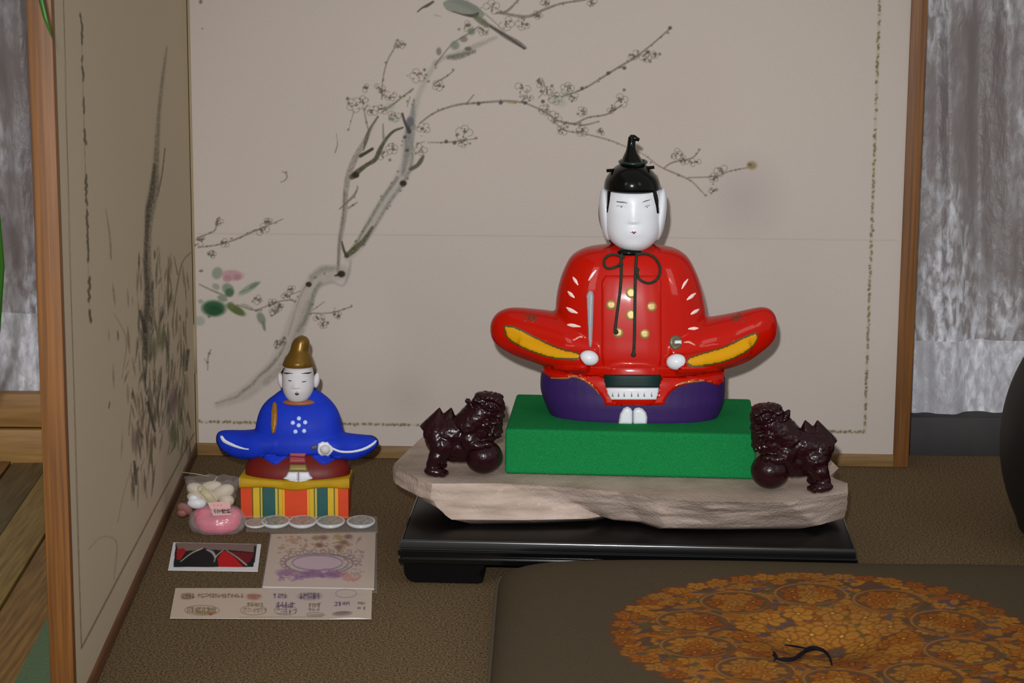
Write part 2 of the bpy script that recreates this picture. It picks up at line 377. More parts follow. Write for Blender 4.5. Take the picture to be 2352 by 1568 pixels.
# back wall, curtain, sills
wall_m = mat('wall_plaster', (132, 106, 88), .9, var=.1, vscale=5)
tag(MB().box(np.zeros(3), EX, EY, EZ, (-1.6, 2.86, -.03), (1.8, 2.9, 2.2)).build('wall_back', wall_m, smooth=False), kind='structure')
def organza(name, tint, dens, c_sc):
    m = bpy.data.materials.new(name); m.use_nodes = True; nt = m.node_tree; N = nt.nodes.new; K = nt.links.new
    b = nt.nodes['Principled BSDF']; out = nt.nodes['Material Output']; b.inputs['Roughness'].default_value = .42
    b.inputs['Specular IOR Level'].default_value = .9; b.inputs['Sheen Weight'].default_value = .3
    tc = N('ShaderNodeTexCoord'); mp = N('ShaderNodeMapping'); mp.inputs['Scale'].default_value = (1, 1, .42); K(tc.outputs['Object'], mp.inputs[0])
    n1 = N('ShaderNodeTexNoise'); n1.inputs['Scale'].default_value = 11*c_sc; n1.inputs['Detail'].default_value = 4; n1.inputs['Distortion'].default_value = .2; K(mp.outputs[0], n1.inputs['Vector'])
    n2 = N('ShaderNodeTexNoise'); n2.inputs['Scale'].default_value = 120*c_sc; n2.inputs['Detail'].default_value = 8; n2.inputs['Distortion'].default_value = .35; K(mp.outputs[0], n2.inputs['Vector'])
    mr = N('ShaderNodeMapRange'); mr.inputs[1].default_value = .42; mr.inputs[2].default_value = .62; K(n1.outputs[0], mr.inputs[0])
    m2 = N('ShaderNodeMapRange'); m2.inputs[1].default_value = .40; m2.inputs[2].default_value = .66; K(n2.outputs[0], m2.inputs[0])
    mu = N('ShaderNodeMath'); mu.operation = 'MULTIPLY'; K(mr.outputs[0], mu.inputs[0]); K(m2.outputs[0], mu.inputs[1])
    mx = N('ShaderNodeMix'); mx.data_type = 'RGBA'; mx.inputs[6].default_value = tuple(lin(tint))+(1,); mx.inputs[7].default_value = tuple(lin((236, 238, 246)))+(1,)
    K(mu.outputs[0], mx.inputs[0]); K(mx.outputs[2], b.inputs['Base Color'])
    bp = N('ShaderNodeBump'); bp.inputs['Strength'].default_value = .55; bp.inputs['Distance'].default_value = .004; K(n2.outputs[0], bp.inputs['Height']); K(bp.outputs[0], b.inputs['Normal'])
    tr = N('ShaderNodeBsdfTransparent'); ms = N('ShaderNodeMixShader'); fa = N('ShaderNodeMapRange'); K(n1.outputs[0], fa.inputs[0])
    fa.inputs[1].default_value = .35; fa.inputs[2].default_value = .65; fa.inputs[3].default_value = dens[0]; fa.inputs[4].default_value = dens[1]
    K(fa.outputs[0], ms.inputs[0]); K(tr.outputs[0], ms.inputs[1]); K(b.outputs[0], ms.inputs[2]); K(ms.outputs[0], out.inputs['Surface'])
    MATS[name] = m; return m
org = organza('organza', (146, 138, 138), (.62, .95), 1.); orh = organza('organza_hem', (184, 182, 188), (.85, 1.), 1.1)
def curtain(xa, ya, xb, yb, zb, zh, label):
    t = thing('curtain', ((xa+xb)/2, (ya+yb)/2, zb), label, 'curtain')
    def sheet(nm, z0, z1, m, dy, nz):
        U = np.linspace(0, 1, 220); Z = np.linspace(z0, z1, nz); u, z = np.meshgrid(U, Z); x = xa+(xb-xa)*u
        f = .009*np.sin(x*46+.5*np.sin(z*5+x*9))+.005*np.sin(x*113+z*2)+.0015*np.sin(x*260+z*17)
        grid(nm, np.stack([x, ya+(yb-ya)*u+f+dy, z], -1), m, t)
    sheet('fabric', zb, 1.5, org, 0, 60); sheet('hem', zb-.001, zh, orh, -.003, 12)
    MB().tube([(xa-.02, ya, 1.5), (xb+.02, yb, 1.5)], .008, 10).build('curtain_rod', wood('rail_wood', (150, 98, 48), (112, 66, 28), (3, 60, 60)), t)
curtain(.40, 2.655, 1.15, 2.625, .041, .1305, 'crushed silvery white organza curtain right of the folding screen')
ZCL = Fr((-.66, 2.585, 0), 0).L(50, 894)[1]
curtain(-1.0, 2.585, -.402, 2.585, ZCL, Fr((-.66, 2.585, 0), 0).L(50, 715)[1], 'crushed silvery white organza curtain left of the folding screen')
sill = MB().box(np.zeros(3), EX, EY, EZ, (.40, 2.62, -.0115), (1.3, 2.70, .040), .003).build('baseboard_right', mat('dark_base', (50, 46, 46), .7, var=.15, vscale=30), auto=35); tag(sill, kind='structure')
wb = thing('trim_1', (-.7, 2.6, 0), None, None); wb['kind'] = 'structure'
wm = wood('step_wood', (176, 134, 72), (142, 104, 52), (3, 40, 40)); p0 = G(50, 1052)
zl = Fr((p0[0], p0[1], 0), 0).L(50, 985)[1]; zt = ZCL+.003
MB().box(np.zeros(3), EX, EY, EZ, (-1.0, p0[1], -.0115), (-.405, 2.566, zl-.001), .002).build('board', wm, wb, auto=35)
MB().box(np.zeros(3), EX, EY, EZ, (-1.0, p0[1]+.004, zl+.001), (-.405, 2.566, zt), .002).build('board', wood('step_wood2', (168, 124, 66), (134, 96, 48), (3, 40, 40)), wb, auto=35)
# ================================================================== FOLDING SCREEN
PAPER = (186, 175, 166)
INK = (70, 68, 62)
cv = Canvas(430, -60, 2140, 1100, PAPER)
def jit(a): return float(rng.normal()*a)
S = cv.stroke
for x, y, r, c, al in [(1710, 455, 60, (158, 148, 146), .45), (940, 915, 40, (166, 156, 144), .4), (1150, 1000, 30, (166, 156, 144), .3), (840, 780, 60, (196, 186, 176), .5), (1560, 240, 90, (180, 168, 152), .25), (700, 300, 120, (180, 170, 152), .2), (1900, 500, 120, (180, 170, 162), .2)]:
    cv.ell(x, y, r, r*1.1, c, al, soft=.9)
S([(450, 536, 2), (1200, 542, 2), (2060, 552, 2)], (160, 148, 134), .5)
# trunk wash and edges
tr_ = [(500, 930, 14), (560, 905, 30), (600, 872, 34), (640, 830, 38), (665, 780, 42), (685, 730, 44), (700, 690, 40), (718, 655, 36), (745, 636, 36), (785, 625, 34)]
S(tr_, (150, 140, 132), .55, soft=5, rough=.4)
S([(x+12, y+6, w*.5) for x, y, w in tr_[2:7]], (128, 124, 116), .55, soft=4, rough=.7)
S([(495, 926, 3), (542, 912, 5), (555, 900, 6), (578, 884, 7), (596, 863, 6), (619, 843, 9), (644, 812, 7), (655, 790, 3)], (112, 106, 92), .75, soft=2, rough=.6)
S([(662, 770, 3), (672, 735, 3), (686, 690, 3), (700, 660, 4), (722, 638, 5)], (120, 114, 104), .6, soft=1.5, rough=.5)
S([(684, 760, 6), (700, 735, 9), (712, 705, 9), (722, 672, 9), (735, 650, 8)], (100, 106, 92), .75, soft=3, rough=.5)
S([(715, 636, 10), (740, 618, 14), (765, 616, 10)], (118, 122, 106), .75, soft=5, rough=.4)
S([(735, 655, 5), (762, 648, 4), (788, 655, 4), (800, 630, 7), (806, 600, 4)], (140, 138, 134), .7, soft=3)
br = [(800, 592, 16), (825, 562, 22), (855, 512, 26), (885, 462, 28), (920, 412, 30), (936, 370, 30), (938, 325, 26), (944, 285, 22), (955, 240, 14), (972, 195, 12), (1000, 145, 12)]
S(br, (150, 146, 138), .6, soft=4, rough=.3)
S([(x-8, y-3, w*.28) for x, y, w in br[:5]], (100, 100, 88), .7, soft=1.5, rough=.6)
S([(x+9, y+3, w*.25) for x, y, w in br[1:8]], (104, 104, 98), .65, soft=2, rough=.6)
S([(925, 400, 8), (935, 350, 14), (938, 310, 16), (947, 270, 12), (950, 235, 5)], (98, 102, 98), .7, soft=3, rough=.5)
S([(796, 587, 11), (815, 572, 13), (835, 552, 10), (855, 522, 6)], (66, 66, 40), .9, soft=1.5, rough=.4)
S([(785, 555, 4), (790, 575, 6), (797, 588, 8)], (66, 64, 48), .9, soft=1)
S([(776, 620, 8), (778, 595, 8), (780, 560, 10), (786, 520, 12), (792, 480, 12), (794, 440, 12), (801, 402, 14), (815, 365, 14), (835, 330, 12), (852, 295, 7), (868, 268, 4)], (120, 112, 104), .8, soft=2, rough=.5)
S([(776, 610, 3), (779, 560, 3), (788, 500, 3), (791, 440, 3)], (92, 84, 76), .7, rough=.5)
D = (62, 60, 44)
S([(809, 406, 13), (822, 394, 12), (842, 379, 9), (862, 366, 10), (872, 345, 10), (885, 322, 7), (903, 302, 6), (925, 293, 4)], D, .92, soft=1.2, rough=.25)
S([(828, 358, 8), (842, 350, 7), (855, 342, 7)], D, .95, soft=1)
S([(835, 345, 3), (842, 318, 9), (850, 295, 5), (868, 268, 4)], (84, 78, 66), .8, rough=.3)
S([(944, 388, 9), (958, 380, 9), (966, 370, 10), (972, 359, 6)], (82, 80, 68), .9, soft=1.5)
S([(924, 261, 5), (929, 278, 6), (936, 292, 9), (940, 302, 10)], (66, 60, 62), .9, soft=1.2); cv.ell(942, 280, 9, 12, (96, 94, 98), .8)
S([(883, 325, 7), (880, 305, 5), (880, 285, 3)], (104, 104, 88), .8, rough=.4)
for x, y, r in [(926, 421, 8), (784, 629, 9), (709, 653, 7), (817, 402, 8)]: cv.ell(x, y, r, r*.85, (48, 42, 34), .95, soft=.2)
S([(768, 633, 2), (784, 629, 8)], (48, 42, 34), .95)
S([(1000, 145, 10), (1025, 130, 8), (1060, 122, 12), (1095, 105, 12), (1140, 86, 6)], (142, 134, 124), .7, soft=3, rough=.4)
S([(1030, 132, 8), (1052, 130, 13), (1090, 118, 7)], (88, 88, 78), .85, soft=2.5, rough=.5)
S([(1000, 150, 4), (1010, 135, 3), (1040, 100, 3), (1075, 78, 4), (1100, 60, 3)], (92, 88, 80), .7, rough=.4)
tw = [[(877, 228, 3), (879, 185, 3), (889, 142, 3), (905, 112, 3), (914, 92, 2)], [(885, 252, 6), (905, 238, 5), (925, 222, 4), (948, 205, 5)], [(846, 298, 3), (840, 272, 3), (837, 252, 3), (845, 240, 2)],
      [(998, 192, 4), (1018, 180, 4), (1030, 172, 3), (1042, 162, 3)], [(965, 282, 4), (1000, 258, 4), (1050, 241, 5), (1100, 236, 5), (1165, 232, 5), (1207, 236, 4)],
      [(1290, 222, 4), (1340, 204, 4), (1380, 180, 5), (1420, 155, 5), (1455, 134, 5), (1495, 104, 4), (1540, 65, 4)], [(1210, 238, 4), (1250, 256, 4), (1280, 276, 4), (1318, 284, 5), (1350, 270, 4), (1395, 262, 4), (1430, 240, 3)],
      [(1300, 281, 3), (1340, 287, 4), (1375, 279, 3)], [(1278, 285, 3), (1300, 300, 3), (1350, 309, 3), (1400, 322, 3), (1440, 338, 2), (1480, 356, 2), (1515, 382, 3), (1560, 402, 4), (1588, 416, 3), (1608, 436, 3), (1620, 448, 2)],
      [(1525, 386, 3), (1545, 373, 4), (1590, 362, 3), (1608, 343, 3)], [(1580, 408, 3), (1640, 405, 3), (1680, 392, 3), (1735, 382, 2)], [(982, 327, 2), (1020, 327, 3), (1045, 325, 3), (1095, 318, 2)],
      [(1150, 30, 6), (1210, 38, 7), (1250, 22, 6), (1290, 8, 5), (1345, 0, 4)], [(1140, 30, 5), (1165, 25, 6), (1195, -5, 4)], [(455, 568, 3), (500, 562, 3), (540, 550, 4), (580, 532, 5), (600, 524, 3), (650, 503, 2)],
      [(453, 547, 5), (470, 540, 3), (492, 530, 4), (498, 514, 3)], [(458, 653, 3), (490, 668, 4), (520, 680, 3)], [(588, 712, 3), (620, 700, 3), (640, 692, 3), (672, 688, 3)], [(545, 700, 3), (575, 710, 3), (600, 713, 3)], [(716, 719, 3), (760, 718, 3), (808, 704, 3)], [(718, 712, 2), (745, 693, 2)],
      [(1098, 36, 2), (1085, 28, 2)], [(1073, 236, 3), (1088, 218, 3)], [(935, 245, 2), (942, 222, 2)], [(1237, 225, 2), (1252, 205, 2), (1245, 183, 2)], [(484, 803, 3), (478, 820, 3), (477, 850, 2)], [(470, 824, 2), (476, 833, 2)],
      [(648, 394, 2), (657, 398, 3), (659, 408, 3), (652, 416, 2), (645, 418, 2)], [(813, 255, 2), (800, 300, 1)], [(780, 480, 3), (812, 450, 6), (822, 430, 3)], [(800, 478, 4), (820, 465, 3)], [(770, 350, 3), (775, 330, 2), (772, 305, 1)], [(957, 330, 2), (975, 325, 2)], [(660, 680, 2), (690, 668, 2)]]
for t in tw: S(t, (108, 98, 84), .8, rough=.3)
def blossom(x, y, r, c=(104, 96, 82)):
    a0 = rng.random()*72
    for k in range(5):
        if rng.random() < .22: continue
        a = math.radians(a0+k*72); px, py = x+math.cos(a)*r*.55, y+math.sin(a)*r*.5
        cv.ring(px, py, r*.42, r*.38, 1.6, c, .6, math.degrees(a)-115, math.degrees(a)+115)
    for k in range(6):
        a = rng.random()*6.3; d = r*.3*rng.random()+r*.12; S([(x, y, 1.5), (x+math.cos(a)*d, y+math.sin(a)*d, 1.2)], c, .55, smooth=False)
        cv.ell(x+math.cos(a)*d*1.2, y+math.sin(a)*d*1.2, 1.8, 1.8, (84, 76, 64), .75)
def buds(x, y, n, sp, c=(92, 88, 74)):
    for k in range(n):
        a = 1.5+rng.random()*2.4; cv.ell(x+jit(sp), y+jit(sp*.7), a, a, c, .55+.3*rng.random())
bl = [(815, 241, 20), (833, 232, 14), (872, 202, 14), (897, 219, 15), (838, 202, 12), (917, 104, 13), (959, 174, 19), (1007, 196, 15), (855, 252, 16), (906, 266, 16), (1066, 306, 21), (1063, 328, 12), (973, 295, 16), (900, 342, 15), (878, 356, 14), (967, 342, 16), (1200, 204, 20), (1212, 226, 14), (1238, 190, 13), (1258, 207, 15), (1275, 226, 17), (1303, 204, 17), (1316, 221, 13), (1252, 252, 15), (1275, 269, 17), (1293, 298, 14), (1337, 301, 15), (1425, 232, 19), (1405, 252, 11), (1337, 256, 13), (1380, 303, 10), (1456, 126, 14), (1483, 129, 16), (1503, 126, 10), (1554, 354, 15), (1597, 372, 14), (1656, 391, 17), (1639, 408, 12), (1636, 438, 9), (1572, 368, 12), (1129, 17, 20), (1163, 54, 19), (1201, 54, 18), (1235, 34, 12), (1252, 7, 12), (1361, 7, 13), (501, 507, 13), (460, 553, 15), (517, 558, 12), (603, 528, 17), (616, 507, 10), (486, 584, 11), (590, 688, 13), (670, 665, 11), (626, 696, 12), (657, 681, 12), (641, 703, 11), (629, 716, 12), (733, 732, 14), (777, 724, 10), (742, 745, 11), (638, 790, 10), (650, 786, 9), (1075, 60, 14), (1110, 70, 14), (880, 250, 14)]
for x, y, r in bl:
    blossom(x, y, r); buds(x, y, 3, r*.6)
for t in tw+[br, tr_[3:]]:
    P = catmull(t, 9)
    for p in P[1:]:
        if rng.random() < .42: cv.ell(p[0]+jit(1)+rng.choice([-1, 1])*p[2]*.55, p[1]+jit(2), 1.6+2.2*rng.random(), 1.6+1.6*rng.random(), (92, 90, 78), .6)
for x, y in [(1099, 238), (1150, 236), (1206, 236), (1247, 233), (1337, 203), (1397, 168), (1434, 156), (1488, 120), (1539, 64), (1025, 325), (1044, 328), (935, 345), (930, 315)]: cv.ell(x, y, 4.5, 4.2, (82, 76, 66), .85)
gg = (128, 136, 120)
for x, y in [(895, 245), (906, 272), (1045, 106), (1082, 72), (1275, 230), (1290, 236), (1300, 215)]: cv.ell(x, y, 10, 8, gg, .35, soft=.7)
cv.ell(1083, 72, 8, 8, (100, 110, 92), .7); cv.ell(1045, 104, 10, 10, (100, 112, 98), .6); cv.ell(1065, 90, 9, 7, (106, 100, 96), .7); cv.ell(1075, 112, 8, 5, (84, 78, 72), .7); cv.ell(1008, 118, 6, 9, (104, 100, 94), .7)
cv.ell(1727, 380, 11, 9, (136, 118, 88), .9, soft=.4); cv.ell(1722, 378, 5, 4, (110, 94, 64), .9); cv.ell(1176, 235, 12, 3, (140, 128, 84), .6)
# leaves and pink flower
for x, y, rx, ry, rot, c, al in [(499, 627, 12, 14, 20, (124, 132, 118), .8), (534, 632, 25, 12, 5, (172, 132, 138), .85), (522, 640, 10, 8, 0, (158, 112, 124), .6), (545, 636, 9, 7, 0, (160, 112, 116), .6), (496, 658, 9, 7, 30, (126, 134, 118), .7), (524, 664, 15, 12, 40, (108, 124, 104), .8), (527, 672, 10, 10, 0, (62, 92, 66), .8), (511, 685, 12, 7, 20, (104, 116, 96), .7), (491, 708, 27, 18, 3, (44, 84, 54), .95), (492, 712, 16, 12, 0, (32, 68, 44), .6), (542, 711, 24, 9, 30, (78, 92, 50), .92), (530, 702, 8, 9, 0, (96, 110, 62), .7), (572, 662, 27, 8, -32, (132, 142, 122), .85), (583, 655, 12, 5, -30, (98, 112, 98), .6), (600, 731, 9, 15, -25, (110, 118, 100), .8), (606, 748, 4, 12, -12, (104, 110, 92), .8), (458, 737, 13, 11, 0, (140, 146, 138), .7), (568, 705, 16, 5, 25, (130, 134, 110), .6), (461, 692, 6, 5, 0, (126, 134, 120), .7), (480, 727, 4, 3, 0, (90, 96, 80), .7), (462, 622, 5, 3, 0, (100, 96, 88), .8)]:
    cv.ell(x, y, rx, ry, c, al, rot, soft=.22)
S([(550, 672, 2), (575, 662, 2), (598, 648, 2)], (90, 104, 90), .7); S([(475, 700, 2), (500, 710, 2), (512, 718, 2)], (28, 58, 38), .5)
# bird
cv.poly(sm([(1018, 6), (1040, 0), (1070, 2), (1098, 16), (1112, 34), (1098, 42), (1060, 34), (1028, 24)]), (124, 128, 118), .85)
S([(1030, -6, 16), (1060, 4, 16), (1092, 22, 12)], (108, 112, 102), .5, soft=5)
S([(959, 27, 3), (970, 18, 4), (981, 13, 7), (995, 4, 5)], (84, 76, 68), .9)
S([(1040, 26, 2), (1065, 34, 4), (1090, 36, 9), (1098, 30, 5)], (74, 72, 60), .85); S([(1092, 40, 10), (1108, 50, 15), (1118, 58, 10)], (96, 98, 74), .8, soft=2)
S([(1110, 50, 6), (1130, 62, 8), (1160, 82, 11), (1188, 98, 12), (1206, 110, 8)], (104, 98, 92), .9, rough=.2); S([(1125, 60, 3), (1165, 84, 4), (1204, 112, 4)], (66, 60, 54), .8)
S([(1095, 18, 3), (1130, 45, 3), (1160, 75, 2)], (124, 124, 112), .7); S([(998, 34, 3), (1012, 38, 2)], (150, 134, 138), .7)
cv.ell(461, 4, 4, 5, (100, 96, 90), .8); cv.ell(465, 66, 2, 2, (110, 106, 100), .8)
def ornament(x0, y0, x1, y1, n, wd, C=cv):
    S2 = C.stroke
    S2([(x0, y0, wd), (x1, y1, wd)], (166, 152, 130), .35, smooth=False)
    for k in range(n):
        t = k/n; x, y = x0+(x1-x0)*t, y0+(y1-y0)*t
        if rng.random() < .62:
            c = [(112, 100, 72), (96, 92, 66), (128, 116, 84)][k % 3]; C.ell(x+jit(1), y+jit(1), 2.2+rng.random()*1.8, 1.8+rng.random()*1.8, c, .6+.3*rng.random(), rot=rng.random()*180)
ornament(455, 968, 1986, 992, 400, 7); ornament(2022, -30, 1986, 992, 270, 8)
d0 = B0-A0; Lb = np.linalg.norm(d0); ub = d0/Lb; nb_ = np.array([ub[1], -ub[0], 0.])    # nb_ points towards the viewer
scr = thing('folding_screen', A0, 'two-panel paper folding screen painted with a bird on a plum branch, brown wooden frame', 'screen')
pap_m = mat('painted_paper', (200, 190, 180), .85, spec=.15, vcol=True, var=.035, vscale=900, bump=.12, bscale=900, vdetail=2)
BH, RW = .92, .0155
rail_m = wood('rail_tan', (136, 104, 60), (108, 80, 42), (3, 60, 60)); rail_v = wood('rail_wood_v', (130, 82, 30), (88, 52, 16), (90, 90, 2)); rail_y = wood('rail_wood_y', (104, 64, 34), (70, 42, 22), (60, 3, 60)); fold_m = mat('fold_paper', (150, 134, 104), .8)
def panel(O, u, nrm, L, canvas, du, dv, sw_far, sw_near, rail, zfine=.63):
    """paper sheet with its painted side on O + u*s; frame rails around it"""
    sx = np.arange(sw_far, L-sw_near, du); sx = np.r_[sx, L-sw_near]; sz = np.r_[np.arange(RW, zfine, dv), BH-RW]
    a, b = np.meshgrid(sx, sz); P = O+a[..., None]*u+b[..., None]*EZ
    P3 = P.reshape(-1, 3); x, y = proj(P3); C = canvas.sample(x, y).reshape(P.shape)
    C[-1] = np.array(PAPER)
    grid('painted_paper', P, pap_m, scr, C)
    T = .016
    MB().box(O, u, -nrm, EZ, (sw_far, .001, RW), (L-sw_near, T*.8, BH-RW)).build('backing_board', mat('backing', (120, 100, 80), .8), scr, smooth=False)
    for z0 in (0, BH-RW): MB().box(O, u, -nrm, EZ, (0, -.0022, z0+.0002), (L, T, z0+RW), .0012).build('rail', rail, scr, auto=35)
    for s0, s1 in ((0, sw_far), (L-sw_near, L)): MB().box(O, u, -nrm, EZ, (s0, -.0028 if s1-s0 > .006 else -.0004, .0002), (s1, T, BH), .0012 if s1-s0 > .006 else .0004).build('stile', rail_v if s1-s0 > .006 else fold_m, scr, auto=35)
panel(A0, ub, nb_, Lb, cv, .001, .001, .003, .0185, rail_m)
# left panel painting
cl = Canvas(120, -60, 470, 1720, (190, 174, 150)); S = cl.stroke
S([(145, -40, 1.6), (158, 480, 1.8), (170, 900, 2), (187, 1488, 2.6)], (92, 82, 62), .75, soft=.6, rough=.2)
S([(187, 1488, 4), (270, 1330, 4), (350, 1178, 3.5), (446, 995, 3)], (104, 88, 64), .7, rough=.2)
for y0, y1, wd in [(35, 100, 5), (132, 145, 5), (155, 190, 5), (228, 262, 5), (300, 335, 6), (405, 470, 6), (485, 600, 5), (640, 690, 8), (715, 740, 8)]:
    for y in np.arange(y0, y1, 7): cl.ell(187+(y-40)*.029+jit(1.), y, wd*.28+rng.random()*1.2, 6, (74, 70, 54), .75)
S([(186, 30, 1.2), (206, 745, 1.2)], (110, 98, 76), .6, soft=.5)
trk = [(383, 108, 2), (376, 160, 6), (368, 228, 7), (363, 291, 9), (358, 378, 14), (353, 436, 22), (344, 485, 22), (340, 533, 16), (338, 606, 18), (342, 679, 22), (337, 756, 24), (338, 820, 20)]
S(trk, (98, 92, 76), .75, soft=3, rough=.6); S([(x-3, y, w*.5) for x, y, w in trk[4:]], (62, 58, 48), .8, soft=2, rough=.7)
S([(379, 340, 3), (372, 400, 4), (362, 450, 3)], (98, 90, 70), .8, rough=.4); S([(243, 480, 2), (252, 540, 4), (255, 595, 4)], (112, 100, 70), .6, rough=.4)
S([(444, 575, 3), (420, 600, 3), (410, 640, 4), (402, 690, 3), (396, 750, 3)], (104, 96, 74), .7, rough=.3); S([(400, 590, 2), (408, 630, 3)], (104, 96, 74), .7)
for x0, x1, y0, y1, n, c in [(318, 400, 560, 760, 46, (100, 94, 74)), (315, 430, 700, 960, 110, (92, 90, 66)), (300, 360, 880, 1110, 60, (96, 86, 66)), (290, 430, 600, 1000, 50, (120, 104, 78)), (385, 440, 860, 1030, 30, (92, 92, 62)), (240, 310, 640, 1000, 14, (128, 112, 86))]:
    for k in range(n):
        x = x0+(x1-x0)*rng.random(); y = y0+(y1-y0)*rng.random(); l = 14+60*rng.random(); d = jit(5)
        S([(x, y, 1.2), (x+d*.5, y+l*.5, 1.5+4.5*rng.random()), (x+d, y+l, 1.2)], c if k % 4 else (60, 60, 44), .35+.45*rng.random(), rough=.4)
for x, y, c in [(399, 915, (118, 92, 96)), (395, 935, (118, 92, 96)), (312, 1010, (124, 98, 92)), (370, 780, (96, 104, 66)), (352, 800, (90, 96, 62)), (398, 1000, (88, 98, 60))]: cl.ell(x, y, 9, 22, c, .6, soft=.6)
for p in ([(308, 1060, 5), (312, 1085, 8), (313, 1112, 5)], [(340, 925, 8), (348, 960, 8), (356, 990, 5)], [(432, 805, 8), (428, 850, 5)], [(322, 715, 8), (334, 760, 10)]): S(p, (54, 50, 42), .8, rough=.4)
S([(205, 1260, 3), (225, 1238, 3), (248, 1232, 4), (268, 1250, 4), (262, 1330, 3)], (128, 116, 92), .5, rough=.5); S([(262, 720, 2), (290, 780, 3), (280, 870, 2)], (120, 104, 80), .5, rough=.3)
S([(300, 1080, 2), (285, 1130, 2), (270, 1200, 2)], (124, 110, 86), .5, rough=.3)
d1 = N0-A0; Ln = np.linalg.norm(d1); ul = d1/Ln; nl = np.array([-ul[1], ul[0], 0.])
panel(A0+EX*-.001, ul, nl, Ln, cl, .0045, .0012, .003, .012, rail_y)
MB().tube([A0+EZ*.1, A0+EZ*.16], .0022, 8).build('hinge', fold_m, scr)
# ================================================================== STAND, STONE, BOX
black = mat('black_lacquer', (8, 7, 7), .32, spec=.12)
SL = G(915, 1240, .045); SR = G(1970, 1262, .045); us = (SR-SL)/np.linalg.norm(SR-SL); ns = np.array([us[1], -us[0], 0.]); WS = np.linalg.norm(SR-SL)-.007; SO = SL*np.array([1, 1, 0])+us*.0035-ns*.0035
st = thing('display_stand', SO+us*WS/2-ns*.11, 'low black lacquered display stand with moulded edge and block feet under the stone slab', 'stand')
def moulding():
    prof = [(0.0, .0215), (.0025, .0215), (.0032, .0222), (.0032, .0262), (.0025, .0269), (.0005, .0271), (.0005, .0292), (.003, .0294), (.0037, .0301), (.0040, .0345), (.0034, .0352), (.0022, .0356), (.0020, .0366), (.0020, .0432), (.0012, .0446), (0, .045)]
    pv = prof; DD = .215; V = []; F = []; n = len(pv)
    for (cx, cy, sx, sy) in ((0, 0, -1, -1), (WS, 0, 1, -1), (WS, DD, 1, 1), (0, DD, -1, 1)):
        for a, z in pv: V.append(SO+us*(cx+sx*a)-ns*(cy+sy*a)+EZ*z)
    for c in range(4):
        for i in range(n-1): F.append((c*n+i, ((c+1) % 4)*n+i, ((c+1) % 4)*n+i+1, c*n+i+1))
    return V, F
V, F = moulding(); tag(mk('moulding', V, F, mat('black_edge', (7, 7, 8), .16, spec=.45, coat=.3), st, auto=32), 'glossy moulded black edge')
MB().box(SO, us, -ns, EZ, (.0006, .0006, .0218), (WS-.0006, .2144, .04505), .0006).build('board', black, st, auto=30)
def foot(s0, mirror):
    # scrolled block foot, profile drawn along the front edge
    P = [(0, .0215), (0.078, .0215), (.079, .017), (.076, .0145), (.073, .011), (.076, .008), (.078, .0035), (.074, .0008), (.01, .0008), (.004, .003), (0, .010)]
    V = []; n = len(P)
    for dep in (-.0005, .195):
        for a, z in P: V.append(SO+us*(s0+(a if not mirror else -a))-ns*(dep+.003)+EZ*z)
    F = [tuple(range(n)), tuple(reversed(range(n, 2*n)))]+[(i, n+i, n+(i+1) % n, (i+1) % n) for i in range(n)]
    b = bmesh.new(); vs = [b.verts.new(v) for v in V]; [b.faces.new([vs[i] for i in f]) for f in F]; bmesh.ops.recalc_face_normals(b, faces=b.faces[:])
    bmesh.ops.bevel(b, geom=[e for e in b.edges], offset=.0012, segments=2, affect='EDGES'); b.verts.ensure_lookup_table()
    mk('foot', [tuple(v.co) for v in b.verts], [tuple(v.index for v in f.verts) for f in b.faces], black, st, auto=30); b.free()
foot(.001, False); foot(WS-.001, True)
# stone slab: rough outline, thin; top, chipped sides, undercut left end
ZB, ZT = .0452, .088
top_px = [(906, 1062), (940, 1030), (975, 998), (1010, 985), (1100, 970), (1300, 965), (1600, 968), (1800, 990), (1890, 1040), (1905, 1052), (1926, 1072), (1908, 1092), (1920, 1098), (1947, 1108), (1946, 1130), (1800, 1152), (1700, 1152), (1600, 1150), (1499, 1140), (1420, 1128), (1356, 1122), (1250, 1114), (1166, 1109), (1060, 1108), (994, 1108), (960, 1098), (914, 1072)]
bot_px = [(1010, 1110), (1010, 1090), (1030, 1080), (1045, 1075), (1100, 1070), (1300, 1065), (1600, 1068), (1780, 1080), (1860, 1100), (1880, 1110), (1890, 1130), (1890, 1140), (1900, 1150), (1925, 1165), (1938, 1190), (1880, 1206), (1790, 1208), (1690, 1211), (1528, 1211), (1475, 1197), (1404, 1192), (1380, 1186), (1347, 1191), (1200, 1194), (1037, 1193), (1022, 1172), (1010, 1130)]
bot_px[:2] = [(1030, 1150), (1030, 1130)]
Tt = [G(*p, ZT) for p in top_px]; Bt = [G(*p, .0525) for p in bot_px]; nn = len(Tt)
def densify(A, m):
    A = np.array(A); out = []
    for i in range(len(A)): out += [A[i]+(A[(i+1) % len(A)]-A[i])*t/m for t in range(m)]
    return np.array(out)
Td, Bd = densify(Tt, 12), densify(Bt, 12); K = len(Td); V = []; F = []; LV = 22
